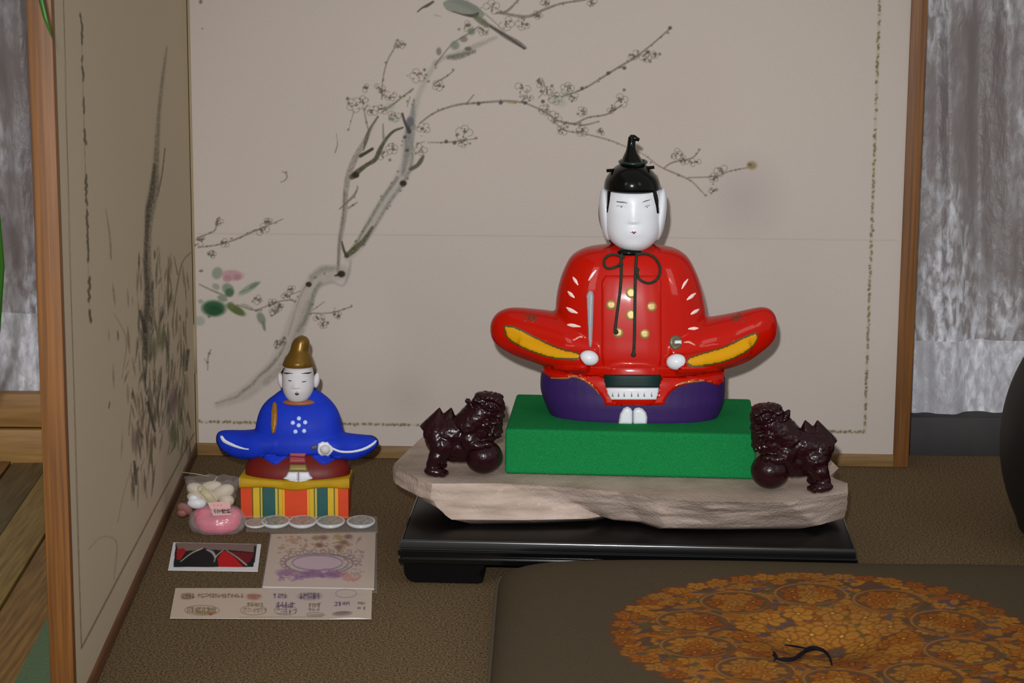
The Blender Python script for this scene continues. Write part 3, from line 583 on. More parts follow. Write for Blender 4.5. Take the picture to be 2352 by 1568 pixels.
for l in range(LV+1):
    t = l/LV
    for i in range(K):
        kk = .5 if Td[i][0] < -.075 else (.5+.5*min(1, (Td[i][0]+.075)/.03)); lf = min(1, max(0, (-.045-Td[i][0])/.03)); wq = t*(1-lf)+min(1, t/.5)**.85*lf
        p = Bd[i]*(1-wq)+Td[i]*wq; p[2] = .0525*(1-t)+ZT*t
        c = np.array([.12, 2.2, .066]); out = p-c; out[2] = 0; out /= np.linalg.norm(out)
        lay = noise.noise(Vector((p[0]*18, p[1]*18, p[2]*130)))*.0022+noise.noise(Vector((p[0]*60, p[1]*60, p[2]*220)))*.0012+noise.noise(Vector((p[0]*260, p[1]*260, p[2]*300)))*.0005
        k = min(1, min(t, 1-t)*8)*.8+.2
        if 250 < i < 300 or True: p = p+out*(lay*k+.0015*math.sin(t*math.pi))
        if l == LV: p = p+EZ*(noise.noise(Vector((p[0]*40, p[1]*40, 1)))*.0006-.0006)
        V.append(tuple(p))
for l in range(LV):
    for i in range(K): j = (i+1) % K; F.append((l*K+i, l*K+j, (l+1)*K+j, (l+1)*K+i))
# top surface: inset rings to the middle
base = LV*K; ct = np.array([.12, 2.2, ZT]); R = 10
prev = base
for r in range(1, R):
    s = 1-r/R; st_ = len(V)
    for i in range(K):
        p = ct+(np.array(V[base+i])-ct)*s; p[2] = ZT+noise.noise(Vector((p[0]*40, p[1]*40, 1)))*.0006-.0006; V.append(tuple(p))
    for i in range(K): j = (i+1) % K; F.append((prev+i, prev+j, st_+j, st_+i))
    prev = st_
F.append(tuple(prev+i for i in range(K)))
st_ = len(V)                                                    # underside runs in to the resting face
for i in range(K): p = np.array(V[i]); c = np.array([.12, 2.2, 0]); e = c-p; e[2] = 0; e /= np.linalg.norm(e); p = p+e*.022; p[2] = ZB; V.append(tuple(p))
for i in range(K): j = (i+1) % K; F.append((i, st_+i, st_+j, j))
F.append(tuple(reversed([st_+i for i in range(K)])))
stone_m = wood('stone', (190, 170, 158), (150, 132, 118), (5, 5, 34), .8)
_n = stone_m.node_tree; _b = _n.nodes['Principled BSDF']; _b.inputs['Specular IOR Level'].default_value = .25
_t = _n.nodes.new('ShaderNodeTexCoord'); _k = _n.nodes.new('ShaderNodeTexNoise'); _k.inputs['Scale'].default_value = 330; _k.inputs['Detail'].default_value = 6; _n.links.new(_t.outputs['Object'], _k.inputs['Vector'])
_p = _n.nodes.new('ShaderNodeBump'); _p.inputs['Strength'].default_value = .6; _p.inputs['Distance'].default_value = .002; _n.links.new(_k.outputs['Fac'], _p.inputs['Height']); _n.links.new(_p.outputs[0], _b.inputs['Normal'])
nt = stone_m.node_tree                                                   # mica grains in the stone
vo = nt.nodes.new('ShaderNodeTexVoronoi'); vo.inputs['Scale'].default_value = 260; tcn = nt.nodes.new('ShaderNodeTexCoord'); nt.links.new(tcn.outputs['Object'], vo.inputs['Vector'])
sp_ = nt.nodes.new('ShaderNodeSeparateColor'); nt.links.new(vo.outputs['Color'], sp_.inputs[0]); gt = nt.nodes.new('ShaderNodeMath'); gt.operation = 'GREATER_THAN'; gt.inputs[1].default_value = .985; nt.links.new(sp_.outputs[0], gt.inputs[0])
mr_ = nt.nodes.new('ShaderNodeMapRange'); mr_.inputs[3].default_value = .75; mr_.inputs[4].default_value = .22; nt.links.new(gt.outputs[0], mr_.inputs[0]); nt.links.new(mr_.outputs[0], nt.nodes['Principled BSDF'].inputs['Roughness'])
slab = mk('stone_slab', V, F, stone_m, loc=tuple(ct*np.array([1, 1, 0])+EZ*ZB), auto=50)
tag(slab, 'pinkish grey rough-edged stone slab lying on the black stand', 'stone')
# green felt box
felt = mat('green_felt', (26, 126, 66), .95, spec=.05, var=.18, vscale=700, bump=.8, bscale=900, vdetail=2)
XL = G(1160, 985, .134); XR = G(1738, 998, .134); ue = (XR-XL)/np.linalg.norm(XR-XL); ne = np.array([ue[1], -ue[0], 0.]); WB = np.linalg.norm(XR-XL)
BO = XL*np.array([1, 1, 0])+EZ*.0878
bm = bmesh.new(); bmesh.ops.create_cube(bm, size=1)
for v in bm.verts: v.co = Vector((WB/2+v.co.x*WB, .083+v.co.y*.166, .0231+v.co.z*.0462))
bmesh.ops.bevel(bm, geom=bm.edges[:]+bm.verts[:], offset=.0032, segments=4, profile=.5, affect='EDGES')
bmesh.ops.subdivide_edges(bm, edges=[e for e in bm.edges if e.calc_length() > .03], cuts=30, use_grid_fill=True); bm.verts.ensure_lookup_table()
Vb = [BO+ue*v.co.x-ne*v.co.y+EZ*v.co.z for v in bm.verts]; Fb = [tuple(v.index for v in f.verts) for f in bm.faces]; bm.free()
box = mk('display_box', Vb, Fb, felt, loc=tuple(BO+ue*WB/2-ne*.083), auto=40)
tag(box, 'rectangular block covered in bright green felt on the stone slab', 'box')
# ================================================================== BIG DOLL
red = mat('red_glaze', (180, 15, 0), .30, spec=.08, coat=.36)
redp = mat('red_glaze_dark', (164, 13, 0), .3, spec=.1, coat=.3)
purp = mat('purple_paint', (48, 27, 82), .5, spec=.15, var=.06, vscale=80, bump=.1, bscale=500)
hatb = mat('black_gloss', (6, 8, 7), .2, spec=.16, coat=.12)
white = mat('white_glaze', (214, 217, 222), .35, spec=.3, coat=.2)
yel = mat('yellow_paint', (206, 146, 0), .5, spec=.2)
olive = mat('olive_line', (84, 66, 22), .5); gold = mat('gold_paint', (160, 132, 74), .4, metal=.3); goldt = mat('gold_trim', (196, 128, 74), .3, metal=.4)
grey = mat('grey_paddle', (150, 150, 156), .35, spec=.4); dgreen = mat('dark_green', (10, 40, 36), .5, spec=.2)
cordm = mat('green_cord', (24, 40, 22), .6, bump=.6, bscale=900); pinkw = mat('pink_white', (240, 214, 210), .25, coat=.3); inkm = mat('ink_line', (74, 76, 80), .4); lipm = mat('lip_red', (132, 34, 52), .35)
ft = G(1453, 972, .1337); E0 = Fr(ft, YAW); O = ft+E0.ey*.052; D1 = Fr(O, YAW)
d1_ = thing('samurai_doll', O, 'large glazed clay doll in a red robe and black hat seated on the green block', 'doll')
def zr(fr, rows, yoff=0.):
    """(py, pxl, pxr, yf, yb) -> loft rows"""
    out = []
    for py, a, b, yf, yb in rows:
        xa, za = fr.L(a, py, yoff); xb, zb = fr.L(b, py, yoff); out.append(((za+zb)/2, xa, xb, yf, yb))
    return sorted(out)
def xr(fr, rows, yoff=0.):
    out = []
    for px, a, b, yf, yb in rows:
        xa, za = fr.L(px, a, yoff); xb, zb = fr.L(px, b, yoff); out.append(((xa+xb)/2, zb, za, yf, yb))
    return sorted(out)
tro = zr(D1, [(818, 1290, 1620, -.034, .036), (832, 1262, 1648, -.042, .042), (850, 1246, 1663, -.048, .045), (885, 1241, 1666, -.051, .048), (915, 1249, 1662, -.053, .048), (938, 1259, 1653, -.053, .047), (951, 1268, 1644, -.052, .045), (959, 1282, 1632, -.050, .042)])
tro[0] = (0.0006,)+tro[0][1:]
mb = MB(); mb.add(*loft(D1, tro, ex=2.7)); trousers = union('trousers', mb, purp, d1_, .0016, 5)
mb = MB()
mb.add(*loft(D1, zr(D1, [(562, 1412, 1500, -.012, .014), (566, 1372, 1532, -.019, .021), (572, 1342, 1556, -.025, .027), (589, 1313, 1580, -.032, .034), (620, 1295, 1598, -.037, .039), (656, 1283, 1611, -.041, .042), (708, 1276, 1622, -.045, .044), (760, 1276, 1628, -.048, .045), (805, 1272, 1634, -.050, .046), (832, 1264, 1646, -.050, .045), (846, 1262, 1648, -.047, .043)]), ex=2.5))
mb.add(*loft(D1, xr(D1, [(1126, 748, 760, -.002, .002), (1129, 736, 774, -.008, .008), (1138, 722, 788, -.014, .014), (1160, 709, 803, -.020, .018), (1190, 706, 817, -.025, .021), (1230, 709, 830, -.031, .024), (1268, 713, 843, -.037, .026), (1310, 722, 850, -.044, .028), (1372, 745, 852, -.050, .028)]), axis='x', ex=2.3))
mb.add(*loft(D1, xr(D1, [(1540, 748, 856, -.050, .028), (1600, 730, 854, -.044, .028), (1645, 724, 848, -.037, .026), (1690, 716, 838, -.031, .024), (1722, 709, 826, -.025, .021), (1750, 705, 808, -.020, .018), (1772, 713, 790, -.014, .014), (1782, 728, 775, -.008, .008), (1786, 745, 762, -.002, .002)]), axis='x', ex=2.3))
mb.add(*loft(D1, zr(D1, [(828, 1402, 1502, -.046, -.02), (842, 1392, 1514, -.0515, -.02), (860, 1388, 1520, -.0535, -.02), (885, 1388, 1520, -.0545, -.02), (905, 1390, 1518, -.055, -.02), (922, 1398, 1514, -.055, -.02), (928, 1402, 1510, -.054, -.02)], -.052), ex=3.2))
for (pts, r0) in (([(1200, 790, -.020), (1260, 812, -.032), (1310, 824, -.042), (1350, 830, -.050)], .0125), ([(1715, 795, -.020), (1655, 818, -.032), (1605, 828, -.042), (1556, 836, -.050)], .0125)):
    P = []
    for a, b, y in pts: x, z = D1.L(a, b, y); P.append(D1.W(x, y, z))
    mb.tube(P, [r0*.9, r0, r0*.95, r0*.8], 16)
robe = union('robe', mb, red, d1_, .0015, 7)
T1 = bvh(robe, trousers)
# lower robe flap over the trousers, with gold trim
flap = [(1246, 846), (1300, 838), (1455, 838), (1600, 840), (1662, 848), (1661, 872), (1650, 884), (1620, 877), (1590, 880), (1560, 888), (1542, 900), (1527, 920), (1517, 930), (1397, 931), (1388, 920), (1375, 902), (1360, 888), (1340, 875), (1318, 867), (1300, 870), (1268, 868), (1248, 856)]
decal('robe_flap', sm(flap), T1, red, d1_, .0026, 4, edge=4)
T1 = bvh(robe, trousers, d1_.children[-1])
fp = [(1390, 632), (1510, 632), (1519, 645), (1520, 810), (1518, 850), (1385, 850), (1381, 810), (1381, 645)]
decal('robe_front', fp, T1, red, d1_, .0020, 4, edge=3)
T1 = bvh(robe, trousers, *[c for c in d1_.children if c.name.startswith('robe_')])
for p in ([(1265, 868, 4), (1300, 868, 5), (1318, 864, 6), (1345, 874, 7), (1366, 892, 5), (1376, 905, 3)], [(1546, 890, 3), (1560, 882, 6), (1590, 876, 7), (1622, 874, 5), (1650, 880, 3)]):
    tag(decal('gold_trim', ribbon_poly(p), T1, goldt, d1_, .0009, 3), 'gold trim line')
tag(decal('sash', [(1386, 860), (1519, 860), (1514, 890), (1392, 889)], T1, dgreen, d1_, .0022, 3, edge=2.5), 'dark green sash block')
tag(decal('sash', [(1393, 890), (1513, 890), (1507, 918), (1402, 918)], T1, white, d1_, .0030, 3, edge=2.5), 'white lower sash')
T1b = bvh(*[c for c in d1_.children if c.name.startswith('sash')])
for x in (1407.5, 1421, 1434, 1451, 1466, 1480, 1497):
    decal('sash_mark', ribbon_poly([(x, 900, 1.2), (x-.5, 905, 3), (x, 910, 5)], 2), T1b, mat('grey_mark', (130, 118, 104), .5), d1_, .0004, 1.5, edge=1)
foot_ = [(1420, 976), (1424, 950), (1432, 936), (1441, 932), (1450, 936), (1454, 938), (1462, 934), (1474, 936), (1484, 946), (1487, 960), (1486, 977)]
Tt_ = bvh(trousers)
for side, P in (('l', [(1420, 973), (1424, 950), (1432, 937), (1441, 933), (1449, 937), (1453, 944), (1453, 973)]), ('r', [(1454, 973), (1454, 944), (1458, 937), (1467, 935), (1476, 938), (1484, 947), (1487, 958), (1486, 973)])):
    tag(decal('foot', P, Tt_, white, d1_, .0045, 3, edge=7), 'white sock foot')
# sleeves
for P in ([(1159, 751), (1166, 774), (1186, 790), (1222, 807), (1268, 821), (1314, 825), (1329, 822), (1329, 812), (1284, 800), (1238, 780), (1192, 756), (1170, 749)], [(1578, 828), (1588, 840), (1626, 838), (1667, 829), (1706, 812), (1731, 793), (1740, 774), (1734, 766), (1706, 777), (1666, 796), (1620, 810), (1590, 820)]):
    C = np.mean(P, 0); Q = sm(P); N = [];
    Bq = np.array(Q); tq = np.roll(Bq, -1, 0)-np.roll(Bq, 1, 0); tq /= np.linalg.norm(tq, axis=1)[:, None]; nq = np.stack([tq[:, 1], -tq[:, 0]], 1)
    if ((Bq-C)*nq).sum() < 0: nq = -nq
    decal('sleeve_outline', Bq+nq*3.6, T1, olive, d1_, .0004, 4, edge=1.5)
    tag(decal('sleeve_lining', Bq, T1, yel, d1_, .0010, 4, edge=2), 'yellow sleeve opening')
for (cx, cy, rx, ry, rt_) in ((1353, 821, 21, 16.5, 12), (1553, 830, 22, 17.5, -5)):
    h, n = hit(T1, cx, cy); s = 1/D1.S
    M = Matrix.Rotation(-math.radians(YAW), 3, 'Z') @ Matrix.Rotation(math.radians(rt_), 3, 'Y')
    decal('hand_outline', ellip(cx, cy, rx+3, ry+3), T1, redp, d1_, .0006, 3, edge=2)
    b_ = MB().ell(np.array(h)+np.array([0, -.0045, .0006]), (rx*s*1.03, .0075, ry*s*1.03), M, 32, 20).build('hand', white, d1_)
# paddle and little tassel at the other hand
P = [(1356, 800), (1352, 790), (1350, 740), (1347, 680), (1349, 671), (1355.5, 666), (1362, 670), (1364, 680), (1362, 740), (1360, 790)]
tag(decal('sceptre', P, T1, grey, d1_, .0030, 3, edge=2.5), 'grey flat ceremonial paddle')
decal('fan', ellip(1552, 786, 15, 17), T1, mat('dull_green', (86, 76, 52), .4, coat=.3), d1_, .0012, 3)
decal('fan_patch', [(1548, 779), (1566, 781), (1566, 792), (1548, 792)], T1, white, d1_, .0018, 3)
for p in ([(1570, 786, 3), (1582, 785, 6), (1594, 791, 4), (1606, 797, 2)], [(1300, 781, 2), (1318, 780, 4), (1332, 773, 5), (1345, 775, 3)]): decal('sleeve_fold', ribbon_poly(p), T1, mat('fold_pink', (210, 130, 120), .3), d1_, .0010, 3)
for (x, y, r) in ((1449.5, 672, 13.5), (1403.5, 700, 12), (1497, 704, 12), (1449.5, 723, 13.5), (1420, 764, 12), (1481, 767, 12)): tag(decal('crest_dot', ellip(x, y, r, r), T1, gold, d1_, .0007, 3.5, edge=2), 'round gold dot on the robe front')
for a in ([(1352, 644, 3), (1360, 631, 7), (1370, 619, 3)], [(1315, 635, 3), (1321, 644, 8), (1328, 655, 3)], [(1304, 669, 4), (1311, 676, 9), (1320, 684, 3)], [(1301, 706, 4), (1312, 713, 10), (1327, 719, 3)], [(1303, 745, 4), (1315, 747, 9), (1333, 750, 3)],
          [(1581, 640, 3), (1573, 651, 7), (1566, 663, 3)], [(1598, 673, 4), (1588, 681, 9), (1577, 689, 3)], [(1606, 710, 4), (1596, 716, 9), (1586, 722, 3)], [(1580, 755, 3), (1593, 754, 8), (1604, 753, 3)]):
    tag(decal('sleeve_dash', ribbon_poly(a), T1, pinkw, d1_, .0006, 2.5, edge=1.5), 'white painted dash')
tag(decal('sleeve_dash', ribbon_poly([(1536, 634, 3), (1541, 645, 6), (1547, 655, 2)]), T1, mat('faded_dash', (220, 90, 70), .3), d1_, .0005, 2.5), 'faded pink dash')
crm = mat('crest_brown', (118, 40, 16), .4)
for cx, cy, sg in ((1219, 728, 1), (1694, 728, -1)):
    for dx, dy, rx, ry in ((0, 0, 7, 9), (-9*sg, -3, 9, 4), (10*sg, 2, 5, 8), (-14*sg, 7, 6, 3), (4*sg, 9, 8, 3), (-4*sg, -9, 5, 3)): decal('sleeve_crest', ellip(cx+dx, cy+dy, rx, ry), T1, crm, d1_, .0003, 3)
# cord: knot, strands, loops
T2 = bvh(robe, *[c for c in d1_.children if c.name.split('.')[0] in ('robe_front', 'robe_flap')])
for i, (pts, r) in enumerate((([(1430, 574), (1427, 600), (1427, 632), (1424, 670), (1418, 715), (1413, 757), (1415, 762)], .0014), ([(1464, 574), (1461, 600), (1459, 650), (1458, 720), (1457, 780), (1455, 814)], .0014), ([(1432, 592), (1412, 586), (1396, 589), (1388, 599), (1389, 611), (1398, 617), (1412, 614), (1426, 608)], .0013), ([(1462, 586), (1482, 584), (1502, 592), (1514, 610), (1515, 628), (1507, 643), (1493, 650), (1477, 647), (1466, 637), (1463, 620)], .0013))):
    P = on_surface(T2, pts, .0012, 3.); mb = MB().tube(P, r, 8)
    for k in range(0, len(P)-1, 1): mb.ell(P[k], (r*1.2,)*3, None, 6, 4)            # twisted strand beads
    mb.ell(P[-1], (r*1.9,)*3, None, 8, 6); tag(mb.build('cord', cordm, d1_), 'dark green twisted cord')
x, z = D1.L(1446, 578, -.018); MB().ell(D1.W(x, -.022, z), (.013, .008, .004), None, 20, 10).build('collar', hatb, d1_)
# head
hx, hz = D1.L(1455, 500); S1 = D1.S
def headmesh(fr, cx, rows, nose, lips, yfc, n=72, k=72, ex=2.25):
    V, F = loft(fr, zr(fr, rows), n=n, k=k, ex=ex); V = [np.array(v) for v in V]
    (nx, nz0, nz1, nw, nh) = nose
    for i, v in enumerate(V):
        d = v-fr.O; lx, ly, lz = d@fr.ex, d@fr.ey, d[2]
        if ly < yfc:
            t = np.clip((nz0-lz)/(nz0-nz1), 0, 1.12)
            h = nh*math.exp(-((lx-nx)/(nw*(.55+.55*t)))**2)*(t**1.6 if t < 1 else max(0, 1-(t-1)/.12))
            for (ax, az, rx, rz, ah) in lips: h += ah*math.exp(-((lx-ax)/rx)**2-((lz-az)/rz)**2)
            V[i] = v-fr.ey*h
    return V, F
q = lambda px, py, y=-.03: D1.L(px, py, y)
nx, nz0 = q(1456, 474); _, nz1 = q(1456, 509); mx_, mz_ = q(1457, 533); _, cz_ = q(1457, 562)
rows = [(400, 1430, 1480, -.012, .012), (410, 1408, 1500, -.022, .022), (433, 1392, 1516, -.030, .030), (455, 1387, 1519, -.033, .033), (480, 1386, 1520, -.034, .034), (505, 1387, 1520, -.034, .033), (528, 1391, 1517, -.034, .031), (548, 1400, 1508, -.032, .027), (562, 1416, 1494, -.028, .020), (570, 1432, 1480, -.022, .014), (575, 1447, 1466, -.012, .006)]
V, F = headmesh(D1, hx, rows, (nx, nz0, nz1, .0040, .0036), [(mx_, mz_, .009, .006, .0024), (mx_, cz_, .010, .006, .0018), (mx_-.013, nz0, .007, .005, -.0012), (mx_+.013, nz0, .007, .005, -.0012)], -.004)
head = mk('head', V, F, white, d1_)
Th = bvh(head)
for (cx, sg) in ((1392, -1), (1515, 1)):
    x, z = D1.L(cx, 490, .006); MB().ell(D1.W(x, -.001, z), (15/S1, .017, 60/S1), Matrix.Rotation(math.radians(6*sg), 3, 'Y'), 24, 20).build('ear', white, head)
x, z = D1.L(1454, 487, .012); MB().ell(D1.W(x, .014, z), (79/S1, .026, 92/S1), None, 40, 28).build('back_hair', hatb, d1_)
for p in ([(1399, 436, 9), (1398, 455, 7), (1396, 475, 4.5), (1394.5, 489, 3.5)], [(1502, 434, 9), (1507, 455, 10), (1510, 475, 7), (1511.5, 489, 6)]): tag(decal('sideburn', ribbon_poly(p), Th, hatb, head, .0008, 2, edge=1.5), 'black painted sideburn')
for nm, p, m in (('eyebrow', [(1412, 461.5, 1.2), (1420, 463.5, 3), (1432, 464.5, 3), (1441.5, 466.5, 1.6)], inkm), ('eyebrow', [(1472, 465.5, 1.4), (1482, 462, 2.8), (1490, 459.5, 2.4), (1496.5, 457.5, 1.2)], inkm),
                 ('eye', [(1415, 474.5, 1), (1419, 472.8, 1.8), (1428, 473.5, 2), (1438, 475.5, 1)], inkm), ('eye', [(1415.5, 475, 1), (1418, 478.5, 1.2), (1423, 480, 1)], inkm), ('eye', [(1430, 479, 1), (1436, 480.5, 1)], inkm), ('pupil', [(1425, 475.5, 2), (1428.5, 476.2, 2.4)], inkm),
                 ('eye', [(1476, 477, 1), (1483, 473.8, 1.8), (1490, 472, 2), (1497, 470.5, 1)], inkm), ('eye', [(1480, 481, 1), (1486, 480.5, 1.2)], inkm), ('eye', [(1491, 477, 1), (1496, 474, 1.2)], inkm), ('pupil', [(1485, 476.5, 2), (1488, 475.7, 2.4)], inkm),
                 ('mouth', [(1443, 533.2, .9), (1449, 533.8, 1.8), (1456, 533.2, 2), (1462, 533.8, 1.8), (1467, 532.6, .9)], lipm)):
    decal(nm, ribbon_poly(p, 1.5), Th, m, head, .00035, 1.3, edge=.8)
decal('lips', [(1450, 531.5), (1453.5, 530.5), (1456, 532), (1459, 530.5), (1462, 531.5), (1459, 535.5), (1456, 539), (1453, 535.5)], Th, lipm, head, .0005, 1.5, edge=1)
# hat
hr = zr(D1, [(436, 1391, 1514, -.033, .033), (431, 1387, 1517, -.036, .035), (422, 1388, 1516, -.0365, .036), (413, 1390, 1514, -.036, .035), (402, 1396, 1508, -.034, .033), (393, 1403, 1500, -.031, .030), (385, 1411, 1492, -.027, .027), (379, 1420, 1485, -.022, .023), (375, 1425, 1480, -.018, .019), (362, 1430, 1472, -.014, .015), (347, 1437, 1463, -.009, .009), (336, 1440, 1460, -.006, .006), (322, 1442, 1460, -.005, .005), (314, 1444, 1459, -.005, .005), (312, 1447, 1456, -.003, .003)])
V, F = loft(D1, hr, n=56, k=90, ex=2.05); hat = mk('hat', V, F, hatb, d1_)
x0, z0 = D1.L(1452, 317); x1, z1 = D1.L(1467, 319); MB().tube([D1.W(x0-.002, 0, z0+.0005), D1.W(x0+.002, -.001, z0+.0002), D1.W(x1-.002, -.002, z1+.0002), D1.W(x1+.0006, -.002, z1-.0008)], [.003, .0034, .0022, .0017], 10).build('hat_tip', hatb, hat)
a, az = D1.L(1393, 392, -.008); b, bz = D1.L(1503, 384, -.008); MB().tube([D1.W(a, -.008, az), D1.W((a+b)/2, -.008, (az+bz)/2), D1.W(b, -.008, bz)], .0017, 8).build('hat_pin', hatb, hat)
rp = []; rx_, rz_ = D1.L(1454, 374)
for k in range(41): t = 2*math.pi*k/40; rp.append(D1.W(rx_+.0134*math.cos(t), .0005+.0205*math.sin(t), rz_+.001))
MB().tube(rp, .0016, 8).build('hat_band', mat('green_black', (14, 36, 26), .3), hat)
# ================================================================== SMALL DOLL
blue = mat('blue_paint', (22, 52, 184), .55, spec=.15, var=.12, vscale=60); blued = mat('dark_edge', (20, 24, 52), .5)
maroon = mat('maroon_paint', (104, 26, 20), .45, spec=.2, var=.1, vscale=60); wmat = mat('matt_white', (204, 200, 202), .6, spec=.3, var=.03, vscale=80)
bronze = mat('bronze_paint', (118, 86, 26), .35, metal=.45, var=.15, vscale=60, bump=.15, bscale=200); wht2 = mat('white_paint', (214, 218, 226), .45)
fs = G(685, 1192, 0); O2 = fs+EY*.036; D2 = Fr(O2, 1.)
d2 = thing('courtier_doll', O2, 'small clay courtier doll in a blue robe with bronze hat seated on a striped pedestal', 'doll')
px0, pz0 = D2.L(563, 1185); px1, pz1 = D2.L(806, 1185); PW = px1-px0
_, ztop = D2.L(685, 1108, -.036); _, zc = D2.L(685, 1115, -.036)
# pedestal: striped block, each stripe a painted panel
PD = .034; PB = .014; zt_ = ztop
orange = mat('orange_red', (206, 66, 24), .5, spec=.3, var=.06, vscale=80); yellw = mat('yellow_stripe', (204, 168, 22), .5, var=.08, vscale=80); yell2 = mat('pale_yellow', (186, 170, 70), .5); amber = mat('amber_stripe', (222, 150, 30), .5); teal = mat('teal_stripe', (18, 78, 76), .5, var=.1, vscale=60); lineg = mat('stripe_line', (84, 86, 20), .6)
ped_b = MB().box(O2, EX, EY, EZ, (px0+.0008, -PD+.001, .0004), (px1-.0008, PB-.001, zt_-.001), .0025).build('pedestal', orange, d2, auto=35)
stripes = [(562, 588, orange), (588, 590, lineg), (590, 605, yellw), (605, 607, lineg), (607, 611, yell2), (611, 613, lineg), (613, 640, teal), (640, 646, yell2), (646, 648, lineg), (648, 656, yellw), (656, 662, amber), (662, 712, orange), (712, 718, amber), (718, 728, yellw), (728, 730, lineg), (730, 735, yell2), (735, 759, teal), (759, 773, yellw), (773, 775, lineg), (775, 783, amber), (783, 806, orange)]
for a, b, m in stripes:
    xa = px0+PW*(a-562)/(806-562); xb = px0+PW*(b-562)/(806-562); ln = m is lineg
    MB().box(O2, EX, EY, EZ, (xa, -PD-(.0003 if ln else .0008), .0006), (xb, -PD+.002, zt_-.003), .0002 if ln else .0004).build('stripe_line' if ln else 'stripe', m, d2, smooth=False)
V = []; nx_, ny_ = 60, 24; P = np.zeros((ny_, nx_, 3))
# yellow cloth on top, sagging edge in the middle
rim = []
mbc = MB(); K_ = 60
for i in range(K_+1):
    u = i/K_; x = px0-.0012+(PW+.0024)*u; sag = math.sin(math.pi*u)*.0025; hh = .0052+.0012*math.cos(4*math.pi*u)
    for (y, z) in ((PB+.001, zt_-.003), (PB+.001, zt_+.0015), (-PD-.0005, zt_+.0015+.0035*(1-math.sin(math.pi*u))), (-PD-.0025, zt_+.0005+.003*(1-math.sin(math.pi*u))), (-PD-.0028, zt_-hh+.002-sag), (-PD-.0015, zt_-hh-sag), (-PD+.001, zt_-hh-sag)): mbc.V.append(tuple(O2+EX*x+EY*y+EZ*z))
for i in range(K_):
    for j in range(6): a = i*7+j; mbc.F.append((a, a+7, a+8, a+1))
    mbc.F.append((i*7+6, i*7+13, i*7+7, i*7))
mbc.F.append(tuple(range(7))); mbc.F.append(tuple(reversed([K_*7+j for j in range(7)])))
tag(mbc.build('pedestal_cloth', mat('cloth_yellow', (178, 140, 16), .6, spec=.2, var=.1, vscale=80), d2, auto=60), 'yellow cloth edge on top of the pedestal')
zb2 = zt_+.0012
tr2 = zr(D2, [(1026, 600, 772, -.018, .020), (1040, 580, 792, -.023, .025), (1052, 572, 800, -.027, .021), (1070, 566, 806, -.031, .020), (1084, 567, 805, -.032, .018), (1093, 571, 801, -.032, .016), (1098, 580, 793, -.031, .014)])
tr2[0] = (zb2,)+tr2[0][1:]
mb = MB(); mb.add(*loft(D2, tr2, ex=2.8)); legs = union('trousers', mb, maroon, d2, .0012, 4)
mb = MB()
mb.add(*loft(D2, zr(D2, [(892, 655, 716, -.004, .010), (900, 640, 733, -.006, .014), (908, 630, 744, -.009, .017), (920, 614, 758, -.0125, .020), (935, 601, 771, -.0175, .022), (950, 594, 779, -.0215, .024), (970, 589, 784, -.025, .025), (1000, 584, 792, -.026, .026), (1014, 580, 795, -.027, .027), (1026, 580, 795, -.027, .026), (1034, 590, 785, -.024, .023)]), ex=2.4))
mb.add(*loft(D2, xr(D2, [(496, 1004, 1012, -.001, .002), (499, 995, 1020, -.005, .005), (508, 989, 1032, -.009, .008), (530, 987, 1044, -.014, .011), (560, 987, 1052, -.019, .014), (590, 985, 1050, -.024, .016), (640, 985, 1036, -.026, .018)]), axis='x'))
mb.add(*loft(D2, xr(D2, [(730, 985, 1036, -.026, .018), (780, 990, 1050, -.024, .016), (808, 995, 1054, -.019, .014), (838, 998, 1046, -.014, .011), (858, 1001, 1034, -.009, .008), (867, 1008, 1024, -.005, .005), (870, 1013, 1019, -.001, .002)]), axis='x'))
rb2 = union('robe', mb, blue, d2, .0011, 6)
T3 = bvh(rb2, legs)
f2 = decal('robe_flap', [(575, 1046), (660, 1040), (664, 1048), (650, 1056), (640, 1064), (632, 1068), (622, 1063), (608, 1054), (592, 1046)], T3, blue, d2, .0016, 3)
f3 = decal('robe_flap', [(712, 1042), (795, 1048), (790, 1050), (768, 1056), (750, 1066), (744, 1068), (732, 1062), (720, 1052)], T3, blue, d2, .0016, 3)
T3 = bvh(rb2, legs, f2, f3)
for p in ([(510, 987, 4), (500, 993, 5), (497, 1006, 7), (500, 1020, 7), (511, 1034, 5), (530, 1043, 3), (560, 1050, 3)], [(840, 999, 3), (858, 1003, 5), (868, 1013, 5), (864, 1027, 5), (852, 1036, 4), (826, 1047, 3)]): tag(decal('sleeve_edge', ribbon_poly(p, 2), T3, blued, d2, .0005, 2.5), 'dark painted sleeve edge')
for p in ([(508, 1002, 8), (515, 1012, 9), (530, 1020, 8), (548, 1027, 6), (566, 1031, 4), (588, 1033, 2)], [(865, 1011, 5), (856, 1020, 7), (836, 1031, 7), (810, 1037, 6), (784, 1037, 6), (764, 1030, 6), (755, 1024, 8)]): tag(decal('sleeve_trim', ribbon_poly(p, 2), T3, wht2, d2, .0007, 2.5), 'pale sleeve trim')
cuff = [(731, 1018), (736, 1016), (741, 1013), (747, 1015), (753, 1014), (757, 1020), (764, 1026), (765, 1036), (759, 1043), (754, 1048), (747, 1045), (739, 1047), (731, 1042), (729, 1032)]
decal('cuff', cuff, T3, wht2, d2, .0016, 2.5); h, n = hit(T3, 747, 1031); MB().ell(np.array(h), (12.5/D2.S, .0055, 11.5/D2.S), None, 24, 16).build('hand', wmat, d2)
decal('held_fan', ellip(722, 1027, 9, 6, -15), T3, mat('fan_grey', (70, 70, 84), .5), d2, .0015, 2.5)
